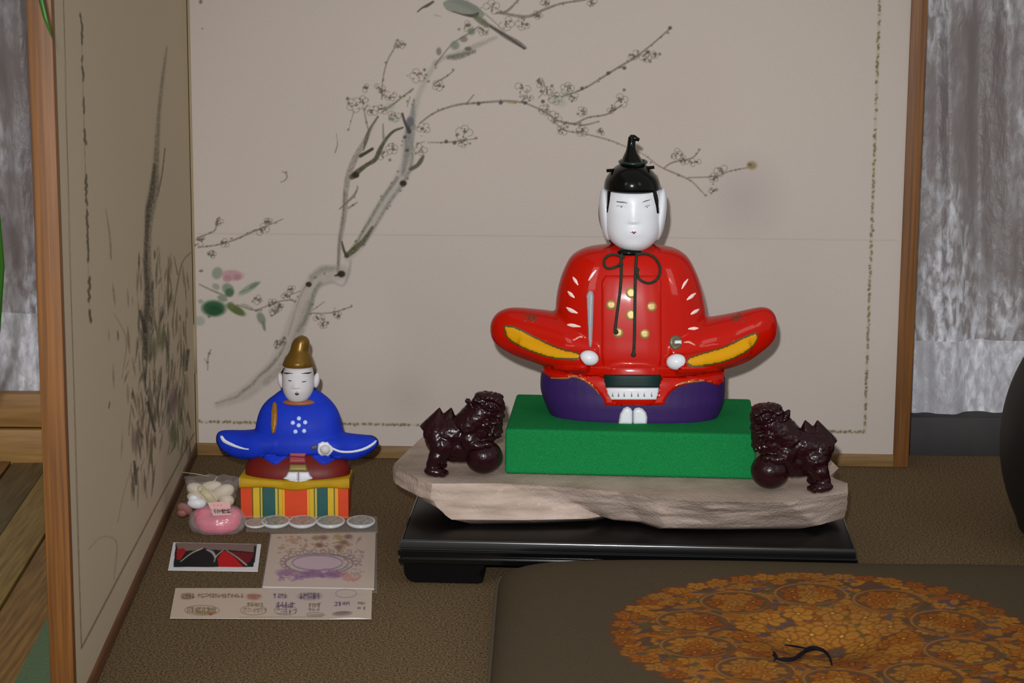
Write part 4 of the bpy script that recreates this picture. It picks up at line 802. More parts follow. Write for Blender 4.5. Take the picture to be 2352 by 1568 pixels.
for x, y in ((686.5, 960.5), (672.5, 970.5), (701, 969.5), (686, 976.5), (678.5, 991), (698.5, 989.5)): tag(decal('crest_dot', ellip(x, y, 5.3, 5.3, n=18), T3, mat('crest_white', (186, 200, 250), .5), d2, .0006, 2, edge=1.5), 'white crest dot')
tag(decal('sceptre', [(624, 994), (622, 975), (623, 945), (627, 926), (632, 922), (636, 928), (637, 950), (636, 975), (632, 992), (628, 997)], T3, mat('gold_matte', (158, 112, 40), .4, metal=.3, var=.15, vscale=90), d2, .0025, 2.5), 'gold ceremonial paddle at the shoulder')
decal('sash', [(665, 1040), (703, 1040), (702, 1063), (664, 1063)], T3, mat('sash_rose', (150, 62, 72), .5), d2, .0030, 2.5); Ts = bvh(d2.children[-1])
for k in range(9):
    for xx in (666, 686): decal('sash_stripe', ribbon_poly([(xx+max(0, (k-4)*3.6)+.6, 1044.5+max(0, 4-k)*0+min(k, 4)*4.2, 1), (xx+min(16, (k+1)*3.6), 1041.5+max(0, (k-4)*4.2), 1)], 2), Ts, mat('sash_pale', (206, 140, 140), .5), d2, .0004, 1.6, edge=.8)
decal('sash', [(685, 1041), (688, 1041), (688, 1062), (685, 1062)], Ts, mat('sash_dark', (72, 26, 26), .5), d2, .0006, 2)
tag(decal('belt', [(665, 1066), (704, 1066), (709, 1083), (661, 1083)], T3, mat('belt_olive', (130, 112, 52), .4, metal=.2), d2, .0034, 2.5, edge=4), 'olive gold belt roll')
Tfo = bvh(rb2, legs, *[c for c in d2.children if c.name.split('.')[0] in ('pedestal_cloth', 'belt')])
for P in ([(662, 1083), (684.5, 1083), (684.5, 1107), (668, 1104), (649, 1099), (657, 1093)], [(685.5, 1083), (709, 1083), (713, 1092), (720, 1099), (702, 1104), (685.5, 1107)]):
    tag(decal('foot', P, Tfo, wht2, d2, .0030, 2.5, edge=5), 'white foot below the belt')
# neck, head, hat of the small doll
x, z = D2.L(685, 926, -.014); MB().ell(D2.W(x, -.0065, z), (.0185, .0120, .0042), None, 28, 12).build('collar', mat('collar_brown', (146, 92, 62), .5), d2)
nx, nz0 = D2.L(680, 872, -.018); _, nz1 = D2.L(680, 889, -.018); mx_, mz_ = D2.L(682, 900, -.018)
rows = [(828, 672, 698, -.006, .006), (834, 659, 712, -.014, .013), (846, 653, 718, -.019, .018), (862, 649, 721, -.021, .019), (880, 649, 722, -.0215, .018), (897, 652, 719, -.0205, .016), (910, 659, 712, -.018, .012), (920, 669, 702, -.013, .008), (926, 679, 693, -.006, .004)]
V, F = headmesh(D2, 0, rows, (nx, nz0, nz1, .0032, .0030), [(mx_, mz_, .006, .004, .0012)], -.002)
h2 = mk('head', V, F, wmat, d2); Th2 = bvh(h2)
for cx, sg in ((645, -1), (727, 1)):
    x, z = D2.L(cx, 873, .002); MB().ell(D2.W(x, .002, z), (7.5/D2.S, .005, 18/D2.S), Matrix.Rotation(math.radians(8*sg), 3, 'Y'), 20, 14).build('ear', wmat, h2)
x, z = D2.L(686, 874, .006); MB().ell(D2.W(x, .008, z), (45/D2.S, .012, 44/D2.S), None, 30, 20).build('back_hair', mat('hair_dark', (40, 34, 22), .5), d2)
hair = mat('hair_brown', (54, 44, 26), .5)
for p in ([(654, 842, 3), (650, 855, 3.5), (648, 866, 2.5)], [(718, 842, 3), (722, 855, 3.5), (724, 868, 2.5)]): decal('sideburn', ribbon_poly(p, 2), Th2, hair, h2, .0005, 1.8)
bk = mat('ink_black', (42, 42, 46), .5)
for nm, p in (('eyebrow', [(652, 856, 3), (658, 857, 4.5), (665, 857, 3), (675, 857.5, 1)]), ('eyebrow', [(690, 858, 1), (700, 857, 3), (708, 856.5, 4.5), (715, 855, 3)]), ('eye', [(660, 872, 1.4), (666, 874.5, 3), (672, 874.5, 1)]), ('eye', [(691, 876, 1), (698, 876.5, 3), (706, 874, 1.4)]), ('mouth', [(676, 899, 1), (682, 900.5, 1.8), (688, 899, 1)]), ('beard', [(678, 903.5, 4), (682, 905, 6.5), (686, 904, 4)])):
    decal(nm, ribbon_poly(p, 1.5), Th2, bk, h2, .0004, 1.3, edge=.8)
hr = zr(D2, [(840, 652, 719, -.017, .017), (836, 649, 722, -.0205, .0195), (830, 651, 720, -.021, .020), (821, 655, 717, -.019, .019), (811, 662, 713, -.016, .017), (802, 666.5, 710, -.013, .014), (792, 669, 711.5, -.0115, .012), (783, 673, 710.5, -.0105, .0105), (776, 679, 706.5, -.0085, .008), (771.5, 687, 699, -.004, .004)])
V, F = loft(D2, hr, n=44, k=60, ex=2.0); tag(mk('hat', V, F, bronze, d2), 'bronze coloured pointed hat')
# ================================================================== LIONS
lac = mat('cherry_lacquer', (34, 9, 14), .22, spec=.22, coat=.12, bump=.2, bscale=400, var=.25, vscale=60)
def lion(fr, s, mir, label, cx, cy, y0=0.):
    """drawn for the left lion around (1066, 1100); mir=-1 mirrors; s = size factor"""
    r = thing('lion_figurine', fr.O, label, 'figurine', 'pair of carved lion dogs')
    u = 1/fr.S
    def W(px, py, y): return fr.W((px-1066)*u*s*mir+cx, y*s, (1100-py)*u*s*1.02+cy)
    def R(a): return Matrix.Rotation(math.radians(a*mir), 3, 'Y')
    def E(mb, px, py, rx, rz, y=0., ry=None, a=0, nu=20, nv=12): mb.ell(W(px, py, y), (rx*u*s, (ry if ry else rx)*u*s, rz*u*s), R(a), nu, nv)
    mb = MB()
    E(mb, 1034, 1008, 62, 38, 0, 34, -8); E(mb, 1003, 1016, 29, 40, 0, 33); E(mb, 1060, 1040, 44, 36, 0, 30, 0); E(mb, 1092, 1000, 52, 44, 0, 34, 0); E(mb, 1050, 990, 40, 24, 0, 26, -20)
    E(mb, 1014, 1034, 30, 30, -.008, 21, 15); E(mb, 1003, 1058, 20, 25, -.010, 17, 18); E(mb, 995, 1076, 17, 18, -.010, 14); E(mb, 1001, 1090, 28, 12, -.012, 16, 4)
    E(mb, 1012, 1062, 20, 28, .010, 16, 10); E(mb, 1002, 1089, 24, 11, .012, 15); E(mb, 1048, 1060, 30, 15, 0, 22)
    for k in range(4): E(mb, 1016+k*3, 1093+(k % 2), 6, 7, -.018+k*.003, 6)
    E(mb, 1078, 1018, 24, 28, -.010, 17, -18); E(mb, 1094, 1028, 24, 12, -.013, 14, 8); E(mb, 1118, 1026, 14, 9, -.013, 11, 5); E(mb, 1082, 1054, 18, 34, .008, 18, 0)
    mb.tube([W(1066, 1000, 0), W(1090, 975, 0), W(1116, 950, 0)], [38*u*s, 38*u*s, 36*u*s], 20); E(mb, 1118, 985, 36, 46, 0, 30, 5)
    union('body', mb, lac, r, .0010*s, 3, rough=(.0005, 300))
    mb = MB(); E(mb, 1122, 940, 36, 27, -.003, 28); E(mb, 1144, 944, 15, 14, -.008, 18); E(mb, 1144, 962, 15, 10, -.008, 17); E(mb, 1122, 921, 34, 10, -.004, 27, 2); E(mb, 1108, 917, 20, 7, -.004, 22, -8)
    E(mb, 1151, 939, 8, 6, -.013, 8); E(mb, 1126, 934, 10, 6, -.022, 6, 10); E(mb, 1146, 930, 9, 5, -.016, 7, 10); E(mb, 1097, 927, 14, 9, -.006, 10, -14); E(mb, 1134, 976, 16, 8, -.012, 12)
    for k in range(10): E(mb, 1092+k*6.5, 926+3*math.sin(k), 6, 5, -.0125, 5, 0, 10, 6)
    union('head', mb, lac, r, .0008*s, 1, rough=(.0010, 420))
    mb = MB()
    E(mb, 1112, 962, 38, 34, 0, 33); E(mb, 1124, 985, 30, 34, 0, 31); E(mb, 1100, 950, 24, 26, 0, 28)
    E(mb, 1094, 968, 34, 30, 0, 33); E(mb, 1080, 985, 30, 28, 0, 32)
    rg = random.Random(3)                        # curled locks on neck, chest and back of the head
    for k in range(150):
        t = rg.random(); a = rg.random()*2*math.pi; py = 932+t*80; hx = 1108+8*t-14*max(0, math.cos(a) < -.3)*t; rx = 38-3*t
        px = hx+math.cos(a)*rx*.95; y = math.sin(a)*.0135
        E(mb, px, py, 5.5, 6.5, y, 5.5, rg.random()*60-30, 8, 6)
    union('mane', mb, lac, r, .0008*s, 1, rough=(.0009, 380))
    mb = MB()                                               # two flame-shaped tail tips on a thick curled tail
    for (tx, ty, bx, by, bw) in ((1009, 949, 1000, 1000, 27), (1036, 949, 1024, 996, 25)):
        mb.tube([W(bx+(tx-bx)*t, by+(ty-by)*t, .004-.003*t) for t in np.linspace(0, 1, 9)], [bw*1.4*u*s*(1-t)+.0004 for t in np.linspace(0, 1, 9)], 14)
    E(mb, 988, 996, 19, 22, .002, 18); E(mb, 983, 1008, 12, 16, -.004, 14); E(mb, 1008, 988, 26, 18, 0, 18); E(mb, 1030, 990, 16, 16, 0, 18)
    union('tail', mb, lac, r, .0008*s, 2)
    MB().ell(W(1110, 1059, -.003), (43*u*s, 40*u*s, 39.5*u*s), None, 48, 32).build('ball', lac, r)
    return r
pl_ = G(1066, 1096, .0878)+EY*.016; fl_ = Fr(pl_, 0.)
lion(fl_, 1., 1, 'dark cherry-red carved lion with a ball at the left end of the stone slab', 0, .0002)
pr_ = G(1817, 1130, .0878)+EY*.014; fr_ = Fr(pr_, 0.)
lion(fr_, 1.045, -1, 'dark cherry-red carved lion with a ball at the right end of the stone slab', 0, .0002)
# ================================================================== CUSHION
cc = G(1880, 1450, .048); HX, HY = .278, .262; CXY = np.array([cc[0]+.002, 1.752])
yw = math.radians(1.0); cu = np.array([math.cos(yw), -math.sin(yw), 0]); cvv = np.array([math.sin(yw), math.cos(yw), 0])
NU, NV = 540, 480; U, Vv = np.meshgrid(np.linspace(-1, 1, NU), np.linspace(-1, 1, NV))
def sgn(a, p): return np.sign(a)*np.abs(a)**p
fx = 1-np.abs(U)**9; fy = 1-np.abs(Vv)**9; Hh = np.sqrt(np.clip(fx, 0, 1))*np.sqrt(np.clip(fy, 0, 1))
rr = np.hypot(U*HX, Vv*HY); Zt = .017+.035*Hh-.018*np.exp(-(rr/.045)**2)+.002*np.sin(U*5)*np.sin(Vv*4)*Hh
R_ = 366.; cn = Canvas(-600, -560, 600, 560, (77, 66, 50))
# brocade medallion drawn in the cushion's own plane (unit: half a millimetre)
def fcol(): return [(152, 94, 34), (142, 82, 29), (158, 104, 40), (132, 73, 29), (146, 97, 43)][int(rng.integers(5))]
cn.ell(0, 0, R_*.985, R_*.985, (88, 62, 44), .9, soft=.015)
def line(pts, c, w_, al=.6): cn.stroke([(x, y, w_) for x, y in pts], c, al, soft=1., smooth=False)
def flower(x, y, r, n=5, c=None):
    c = c or fcol(); a0 = rng.random()*6.28; dk = tuple(int(v*.62) for v in c)
    for k in range(n):
        a = a0+k*2*math.pi/n; px, py = x+math.cos(a)*r*.55, y+math.sin(a)*r*.55
        cn.ell(px, py, r*.50, r*.42, dk, .9, rot=math.degrees(a), soft=.12); cn.ell(px, py, r*.43, r*.35, c, 1, rot=math.degrees(a), soft=.2)
        line([(x+math.cos(a)*r*.25, y+math.sin(a)*r*.25), (x+math.cos(a)*r*.72, y+math.sin(a)*r*.72)], dk, 1.)
    cn.ell(x, y, r*.2, r*.2, dk, .9); cn.ell(x, y, r*.12, r*.12, (196, 140, 60), .9)
def leaf(x, y, r, a, c=None):
    c = c or fcol(); cn.ell(x, y, r, r*.42, c, .95, rot=a, soft=.15); t = math.radians(a)
    line([(x-math.cos(t)*r*.8, y-math.sin(t)*r*.8), (x+math.cos(t)*r*.8, y+math.sin(t)*r*.8)], (96, 60, 24), 1.2)
for k in range(640):
    a = rng.random()*6.283; d = R_*.93*math.sqrt(rng.random()); r = 15+10*rng.random()
    if rng.random() < .5: flower(math.cos(a)*d, math.sin(a)*d, r, int(rng.integers(4, 7)))
    else: leaf(math.cos(a)*d, math.sin(a)*d, r*1.15, rng.random()*360)
for k in range(260):
    a = rng.random()*6.283; d = R_*.95*math.sqrt(rng.random()); cn.ell(math.cos(a)*d, math.sin(a)*d, 7+9*rng.random(), 6, [(92, 70, 66), (84, 66, 74), (84, 76, 44)][k % 3], .9, rot=rng.random()*180, soft=.2)
for k in range(10):
    a = (k+.5)/10*6.283; x, y = math.cos(a)*R_*.62, math.sin(a)*R_*.62; rc = 64
    cn.ell(x, y, rc, rc, (92, 66, 44), .95, soft=.04)
    line([(x+rc*math.cos(t)*(1-.02*t), y+rc*math.sin(t)*(1-.02*t)) for t in np.linspace(0, 5.6, 30)], (160, 110, 52), 3.2, .8)
    line([(x+rc*.9*math.cos(t), y+rc*.9*math.sin(t)) for t in np.linspace(0, 6.3, 30)], (120, 76, 34), 1.6, .9)
    for j in range(6): b = a+j*1.05; flower(x+math.cos(b)*rc*.5, y+math.sin(b)*rc*.5, rc*.36, 5)
    flower(x, y, rc*.34, 6)
for k in range(14): a = k/14*6.283; flower(math.cos(a)*R_*.36, math.sin(a)*R_*.36, 29, 6)
for k in range(8): a = k/8*6.283+.2; flower(math.cos(a)*R_*.18, math.sin(a)*R_*.18, 31, 7, (150, 98, 38))
for k in range(46): a = k/46*6.283; flower(math.cos(a)*R_*.92, math.sin(a)*R_*.92, 21, 5)
Xm = U*HX; Ym = Vv*HY; Ccol = cn.sample(Xm*2000, Ym*2000)
Pc = np.zeros((NV, NU, 3)); rd = .035
xo = np.sign(U)*HX*np.abs(U); yo = np.sign(Vv)*HY*np.abs(Vv)
k_ = np.clip(np.abs(U)+np.abs(Vv)-1.86, 0, 1)                                    # soft corners
xo = xo*(1-.05*k_); yo = yo*(1-.05*k_)
Pc = np.array([CXY[0], CXY[1], 0])+xo[..., None]*cu+yo[..., None]*cvv+Zt[..., None]*EZ
cush = thing('floor_cushion', (CXY[0], CXY[1], 0), 'square olive-brown floor cushion with round gold flower brocade medallion', 'cushion')
cm = mat('cushion_cloth', (90, 78, 60), .9, spec=.08, vcol=True, var=.14, vscale=600, bump=.25, bscale=900, vdetail=2)
grid('cushion_top', Pc, cm, cush, Ccol)
Zb = .016-.0155*Hh[::8, ::8]; Pb = np.array([CXY[0], CXY[1], 0])+xo[::8, ::8][..., None]*cu+yo[::8, ::8][..., None]*cvv+Zb[..., None]*EZ
grid('cushion_underside', Pb[:, ::-1], mat('cushion_plain', (77, 66, 50), .85, var=.1, vscale=300), cush)
ed = [Pc[0, i] for i in range(0, NU, 10)]+[Pc[j, -1] for j in range(0, NV, 10)]+[Pc[-1, i] for i in range(NU-1, 0, -10)]+[Pc[j, 0] for j in range(NV-1, 0, -10)]; ed.append(ed[0])
MB().tube(ed, .0028, 8).build('piping', mat('cushion_plain', (77, 66, 50), .85), cush)
tc_ = bvh(*[c for c in cush.children if c.name.startswith('cushion_top')])
thr = mat('navy_thread', (15, 15, 28), .8, spec=.1)
tuft = MB()
for pts, r in (([(1775, 1512), (1790, 1522), (1820, 1522), (1840, 1508), (1862, 1494), (1890, 1500), (1904, 1515), (1910, 1534)], .0016), ([(1776, 1505), (1782, 1516), (1778, 1524)], .0014), ([(1800, 1488), (1830, 1492), (1858, 1498)], .0009), ([(1838, 1508), (1870, 1497), (1900, 1506)], .0013), ([(1790, 1520), (1830, 1518), (1850, 1502)], .0010)):
    P = on_surface(tc_, pts, .003, 5); tuft.tube(P, [r*(.5+.5*math.sin(math.pi*i/(len(P)-1))) for i in range(len(P))], 7)
tag(tuft.build('tuft_thread', thr, cush), 'loose navy tuft thread')
# ================================================================== CARDS AND TRINKETS ON THE CARPET
def card(name, pc, C, label, cat, th=.0006, z=0.0006, nx=120, ny=60, rough=.5, coat=0., curl=None, parent=None, m=None):
    a, b, c, d = [G(*p, z+th) for p in pc]                                            # near-left, near-right, far-right, far-left
    u, v = np.meshgrid(np.linspace(0, 1, nx), np.linspace(0, 1, ny)); u, v = u[..., None], v[..., None]
    P = a*(1-u)*(1-v)+b*u*(1-v)+c*u*v+d*(1-u)*v
    x, y = proj(P.reshape(-1, 3)); col = C.sample(x, y).reshape(P.shape)
    if curl: P[..., 2] += curl(u[..., 0], v[..., 0])
    t = thing(name, P.mean((0, 1))*np.array([1, 1, 0]), label, cat)
    grid('printed_face', P, m or mat('card_print', (200, 200, 200), .6, spec=.12, vcol=True), t, col)
    lo = P.copy(); lo[..., 2] -= th; e = [(0, slice(None)), (slice(None), -1), (-1, slice(None, None, -1)), (slice(None, None, -1), 0)]
    loop = np.vstack([P[i] for i in e]); ll = np.vstack([lo[i] for i in e]); n = len(loop); V = np.vstack([loop, ll])
    V[:, 2] -= .00004; F = [(i, (i+1) % n, n+(i+1) % n, n+i) for i in range(n)]+[tuple(reversed(range(n, 2*n)))]
    mk('card_edge', V, F, mat('card_white', (196, 190, 184), .6), t, smooth=False); return t
# red and black framed card
C = Canvas(370, 1230, 620, 1330, (222, 222, 226), 2); S = C.stroke
C.poly([(398, 1302), (404, 1246), (590, 1249), (588, 1268), (582, 1302)], (20, 26, 28)); C.poly([(404, 1246), (591, 1249), (584, 1268), (530, 1263), (470, 1262), (410, 1266)], (130, 108, 102))
C.poly([(406, 1262), (420, 1258), (428, 1264), (414, 1286), (406, 1284)], (168, 26, 32)); C.poly(sm([(424, 1293), (440, 1274), (463, 1259), (478, 1262), (494, 1282), (497, 1298), (460, 1297)]), (18, 22, 24))
C.poly([(502, 1302), (500, 1283), (512, 1264), (523, 1267), (540, 1281), (560, 1302)], (196, 22, 26)); C.poly([(528, 1266), (584, 1270), (575, 1290), (560, 1296)], (116, 22, 30))
S([(415, 1289, 2), (440, 1270, 3), (465, 1259, 3)], (196, 190, 176), .9); S([(492, 1290, 2), (496, 1278, 3), (512, 1263, 2)], (200, 190, 180), .9); S([(520, 1263, 2), (545, 1280, 3), (566, 1297, 4)], (190, 182, 160), .9)
S([(474, 1262, 2), (488, 1268, 6), (494, 1278, 5)], (206, 206, 206), .8); S([(586, 1256, 6), (584, 1290, 3)], (30, 26, 26), .9)
card('postcard', [(386, 1308), (592, 1311), (600, 1249), (398, 1245)], C, 'small white-bordered card with red and black curved print', 'card', .0008)
# purple wreath card
C = Canvas(590, 1210, 880, 1370, (196, 176, 160), 2); S = C.stroke
C.ell(735, 1290, 100, 45, (198, 178, 172), .6, soft=.5)
for k in range(150):
    x, y = 640+190*rng.random(), 1232+40*rng.random(); d = abs((x-735)/100)
    C.ell(x, y, 1.5+4*rng.random(), 1+1.4*rng.random(), [(168, 128, 84), (140, 92, 60), (150, 138, 60), (168, 120, 120)][k % 4], .35+.4*rng.random(), soft=.3)
for x, y, c in [(727, 1235, (120, 108, 40)), (743, 1234, (130, 60, 40)), (775, 1232, (140, 130, 50)), (734, 1252, (110, 40, 36)), (790, 1245, (96, 62, 40)), (800, 1232, (96, 62, 40)), (778, 1256, (100, 50, 40)), (672, 1240, (176, 130, 100))]: C.ell(x, y, 9, 5, c, .75, soft=.5)
C.ring(733, 1294, 78, 23, 3, (116, 96, 112), .8); C.ring(729, 1292, 58, 17, 3.5, (116, 92, 130), .85); C.ring(760, 1292, 40, 18, 3, (110, 90, 110), .7, -90, 90); C.ell(729, 1292, 55, 15, (196, 168, 182), .9)
for k in range(16): a = math.radians(150+k*14); C.ring(733+84*math.cos(a), 1291+26*math.sin(a), 6, 4, 2, (126, 90, 90), .7)
for k in range(130):
    x = 638+190*rng.random(); y = 1313+16*rng.random()+(6*math.sin(x*.04)); C.ell(x, y, 2+5*rng.random(), 1.2+2.5*rng.random(), [(146, 92, 152), (116, 62, 118), (180, 118, 130), (160, 110, 150)][k % 4] if x < 780 else (190, 120, 112), .4+.4*rng.random(), soft=.4)
for x, y, w_ in ((660, 1314, 22), (712, 1318, 24), (765, 1320, 20)): C.ell(x, y, w_, 7, (112, 54, 112), .6, soft=.5)
for k in range(60): x = 790+45*rng.random(); y = 1262+60*rng.random(); C.ell(x, y, 4*rng.random()+1, 2, (140, 112, 108), .5)
card('printed_card', [(603, 1346), (859, 1351), (863, 1222), (623, 1226)], C, 'square pinkish card with purple wreath print in clear sleeve', 'card', .0016, nx=200, ny=120, coat=.4)
# its clear sleeve: a thin film lying over it
film = mat('clear_film', (240, 236, 232), .18, spec=.5, alpha=.06)
sl_ = [G(598, 1356, .0032), G(866, 1361, .0032), G(866, 1219, .0032), G(620, 1222, .0032)]
V = sl_+[p-EZ*.0003 for p in sl_]; tag(mk('plastic_sleeve', V, [(0, 1, 2, 3), (7, 6, 5, 4), (0, 4, 5, 1), (1, 5, 6, 2), (2, 6, 7, 3), (3, 7, 4, 0)], film, loc=tuple(sl_[0]*np.array([1, 1, 0])), smooth=False), 'clear film sleeve lying over the square purple wreath card', 'sleeve')
# long slip with rows of lettering
C = Canvas(380, 1340, 870, 1440, (196, 178, 160), 2); S = C.stroke
def glyphs(x0, y0, n, w_, h_, c, st_=4, al=.8):
    for k in range(n):
        x = x0+k*w_
        for j in range(st_):
            a = rng.random(); 
            if a < .45: yy = y0+h_*rng.random(); S([(x, yy, 1.4), (x+w_*.8, yy+jit(.5), 1.4)], c, al, soft=.5, smooth=False)
            else: xx = x+w_*.8*rng.random(); S([(xx, y0, 1.4), (xx+jit(1), y0+h_, 1.4)], c, al, soft=.5, smooth=False)
gc = (92, 74, 62)
C.ell(430, 1370, 15, 8, (150, 120, 104), .6); glyphs(417, 1364, 4, 8, 11, gc); glyphs(455, 1364, 14, 7.5, 9, (112, 92, 76), 4); C.ell(583, 1371, 16, 7, (158, 96, 78), .8, soft=.4); glyphs(568, 1366, 4, 8, 9, (140, 60, 50), 2)
C.ell(730, 1385, 125, 30, (186, 176, 182), .5, soft=.6)
glyphs(628, 1364, 4, 8.5, 10, (84, 70, 96), 4); C.ell(711, 1370, 27, 9, (140, 120, 132), .6, soft=.3); glyphs(688, 1363, 5, 10, 12, (80, 64, 76), 4); C.ring(795, 1364, 24, 10, 1.6, (130, 118, 130), .8)
for x, y, rx in ((464, 1402, 40), (582, 1402, 30), (656, 1402, 26), (724, 1412, 20), (786, 1412, 22)): C.ring(x, y, rx, 11 if rx > 24 else 5, 1.6, (124, 104, 92), .7)
glyphs(430, 1395, 8, 8.5, 12, (116, 92, 70), 5); C.ell(470, 1408, 26, 4, (120, 110, 50), .6); C.ell(484, 1411, 5, 3, (170, 60, 60), .7)
glyphs(568, 1385, 4, 9, 9, (116, 92, 60)); glyphs(560, 1397, 6, 9, 10, (124, 104, 84), 3); glyphs(634, 1384, 5, 9, 12, (78, 64, 92), 5); glyphs(636, 1398, 5, 9, 12, (96, 84, 104), 3); glyphs(710, 1386, 3, 10, 9, (110, 86, 60), 4); glyphs(708, 1398, 3, 10, 5, (110, 90, 70), 3); glyphs(768, 1384, 4, 9, 9, (74, 62, 92), 4); C.ell(786, 1411, 20, 4, (104, 92, 104), .7); C.ell(728, 1413, 20, 3, (150, 130, 112), .7); glyphs(822, 1384, 2, 9, 7, gc, 3); glyphs(822, 1396, 2, 9, 7, gc, 3)
S([(550, 1418, 1.2), (740, 1417, 1.2)], (130, 110, 92), .6, smooth=False)
card('printed_slip', [(390, 1420), (853, 1423), (855, 1351), (403, 1351)], C, 'long cream paper slip printed with rows of small characters', 'paper slip', .0004, nx=260, ny=60, curl=lambda u, v: .003*np.clip(u-.75, 0, 1)*4*(1-v)*np.sin(u*9)**2+.0004)
# row of white ringed tokens leaning on the pedestal, in a clear strip
tokw = mat('token_white', (206, 208, 208), .3, spec=.5, coat=.3)
tok0 = None
inn = [(150, 112, 100), (96, 98, 80), (128, 98, 88), (110, 112, 110), (100, 106, 96)]
for i, (px, py, rx, lab) in enumerate(((585, 1204, 26, 'leftmost white-rimmed round token, half hidden by the pink sweets bag'), (630, 1203, 33, 'white-rimmed round token below the left teal stripe'), (692, 1203, 33, 'white-rimmed round token below the middle orange stripe'), (757, 1203, 33, 'white-rimmed round token below the right teal stripe'), (827, 1203, 33, 'rightmost white-rimmed round token, clear of the pedestal'))):
    fr = G(px, py+9, .0012); sc_ = 2140.; r = rx/sc_; tl = math.radians(9)
    t = thing('token', fr, lab, 'token', 'white-rimmed tokens before the striped pedestal'); ax = EX; ay = np.array([0, math.cos(tl), math.sin(tl)]); az_ = np.cross(ax, ay); c = fr+ay*r+az_*.0008
    P = [c+ax*r*.93*math.cos(a)+ay*r*.93*math.sin(a) for a in np.linspace(0, 2*math.pi, 41)]
    if i == 0: rw = .0007
    else: rw = .0011
    MB().tube(P, [rw*(.35+1.6*((1-math.sin(a))/2)**1.5) for a in np.linspace(0, 2*math.pi, 41)], 8).build('rim', tokw, t)
    V = [c+az_*.0003]+[c+ax*r*.9*math.cos(a)+ay*r*.9*math.sin(a)+az_*.0003 for a in np.linspace(0, 2*math.pi, 33)[:-1]]; V += [v-az_*.0008 for v in V]
    F = [(0, 1+k, 1+(k+1) % 32) for k in range(32)]+[(33, 34+(k+1) % 32, 34+k) for k in range(32)]+[(1+k, 34+k, 34+(k+1) % 32, 1+(k+1) % 32) for k in range(32)]
    mk('token_face', V, F, mat('token_in_%d' % i, inn[i], .3, rgb2=(150, 140, 134), vscale=240, var=.3), t, smooth=False)
strip = [G(566, 1221, .0048), G(868, 1224, .0048), G(866, 1186, .0115), G(562, 1184, .0115)]
V = strip+[p-EZ*.0002 for p in strip]; tag(mk('plastic_strip', V, [(0, 1, 2, 3), (7, 6, 5, 4), (0, 4, 5, 1), (1, 5, 6, 2), (2, 6, 7, 3), (3, 7, 4, 0)], mat('clear_film', (240, 236, 232)), loc=tuple(strip[0]*np.array([1, 1, 0])), smooth=False), 'clear plastic strip covering the row of white-rimmed tokens', 'plastic strip')
# sweets bag
gb = G(500, 1232, 0)+EY*.022; FB = Fr(gb, 0.); ub_ = 1/FB.S
t = thing('sweets_bag', gb, 'clear plastic bag holding a pink pouch and white ruffles, with small label', 'bag')
def B(px, py, y=0.): x, z = FB.L(px, py, y); return FB.W(x, y, z)
pink = mat('pink_pouch', (204, 86, 112), .4, coat=.5, var=.14, vscale=60); mb = MB()
for px, py, rx, rz, y, ry in ((500, 1198, 54, 24, -.004, 34), (500, 1208, 48, 18, -.006, 30), (474, 1184, 30, 22, 0, 24), (530, 1184, 28, 20, 0, 24), (502, 1178, 34, 20, .004, 20)): mb.ell(B(px, py, y), (rx*ub_, ry*ub_, rz*ub_))
pc_ = union('pouch', mb, pink, t, .0012, 4)
crm2 = mat('cream_ruffle', (186, 172, 152), .6, var=.08, vscale=80, bump=.3, bscale=200)
for i, (px, py, rx, rz, y, a) in enumerate(((452, 1124, 24, 15, .004, 20), (484, 1117, 26, 13, .008, -10), (512, 1130, 28, 17, .004, -25), (520, 1148, 18, 14, 0, 10), (478, 1140, 26, 16, .002, 30), (447, 1140, 18, 12, 0, 0))):
    MB().ell(B(px, py, y), (rx*ub_, 13*ub_, rz*ub_), Matrix.Rotation(math.radians(a), 3, 'Y'), 20, 14).build('ruffle', crm2, t)
mb = MB(); mb.ell(B(452, 1155, -.004), (22*ub_, 12*ub_, 13*ub_)); mb.ell(B(446, 1144, -.002), (14*ub_, 10*ub_, 12*ub_)); tag(mb.build('ruffle', mat('white_ruffle', (206, 206, 208), .5), t), 'brighter white ruffle')
Tb = bvh(*t.children)
tag(decal('ribbon', ribbon_poly([(458, 1120, 16), (476, 1136, 20), (492, 1156, 18), (502, 1168, 14)]), Tb, mat('ribbon_cream', (168, 158, 116), .5), t, .002, 3), 'yellowish ribbon strip')
C = Canvas(470, 1140, 545, 1195, (206, 160, 156), 4); S = C.stroke
S([(482, 1170, 2), (532, 1173, 2)], (120, 70, 70), .5); C.poly([(488, 1170), (530, 1166), (531, 1179), (492, 1181)], (176, 150, 146), .9); glyphs(491, 1169, 5, 8, 9, (70, 40, 44), 5)
for x in (492, 500, 508): C.ell(x, 1160, 2, 2, (190, 120, 116), .8)
lp = [(477, 1154), (528, 1150), (531, 1182), (490, 1184)]; a, b, c, d = [B(px, py, -.0195 if py > 1170 else -.013) for px, py in lp]
u, v = np.meshgrid(np.linspace(0, 1, 50), np.linspace(0, 1, 34)); u, v = u[..., None], v[..., None]; P = (a*(1-u)+b*u)*(1-v)+(d*(1-u)+c*u)*v
x, y = proj(P.reshape(-1, 3)); tag(grid('label', P[::-1], mat('card_print', (200, 200, 200), .5, vcol=True), t, C.sample(x, y).reshape(P.shape)[::-1]), 'small pinkish label with dark writing')
clear = mat('clear_wrap', (236, 226, 226), .12, spec=.6, alpha=.16, bump=1., bscale=90)
mb = MB(); mb.ell(B(500, 1196, -.004), (67*ub_, 46*ub_, 40*ub_), None, 48, 30); mb.V = [tuple(np.array(p)*1) for p in mb.V]
mbv = []
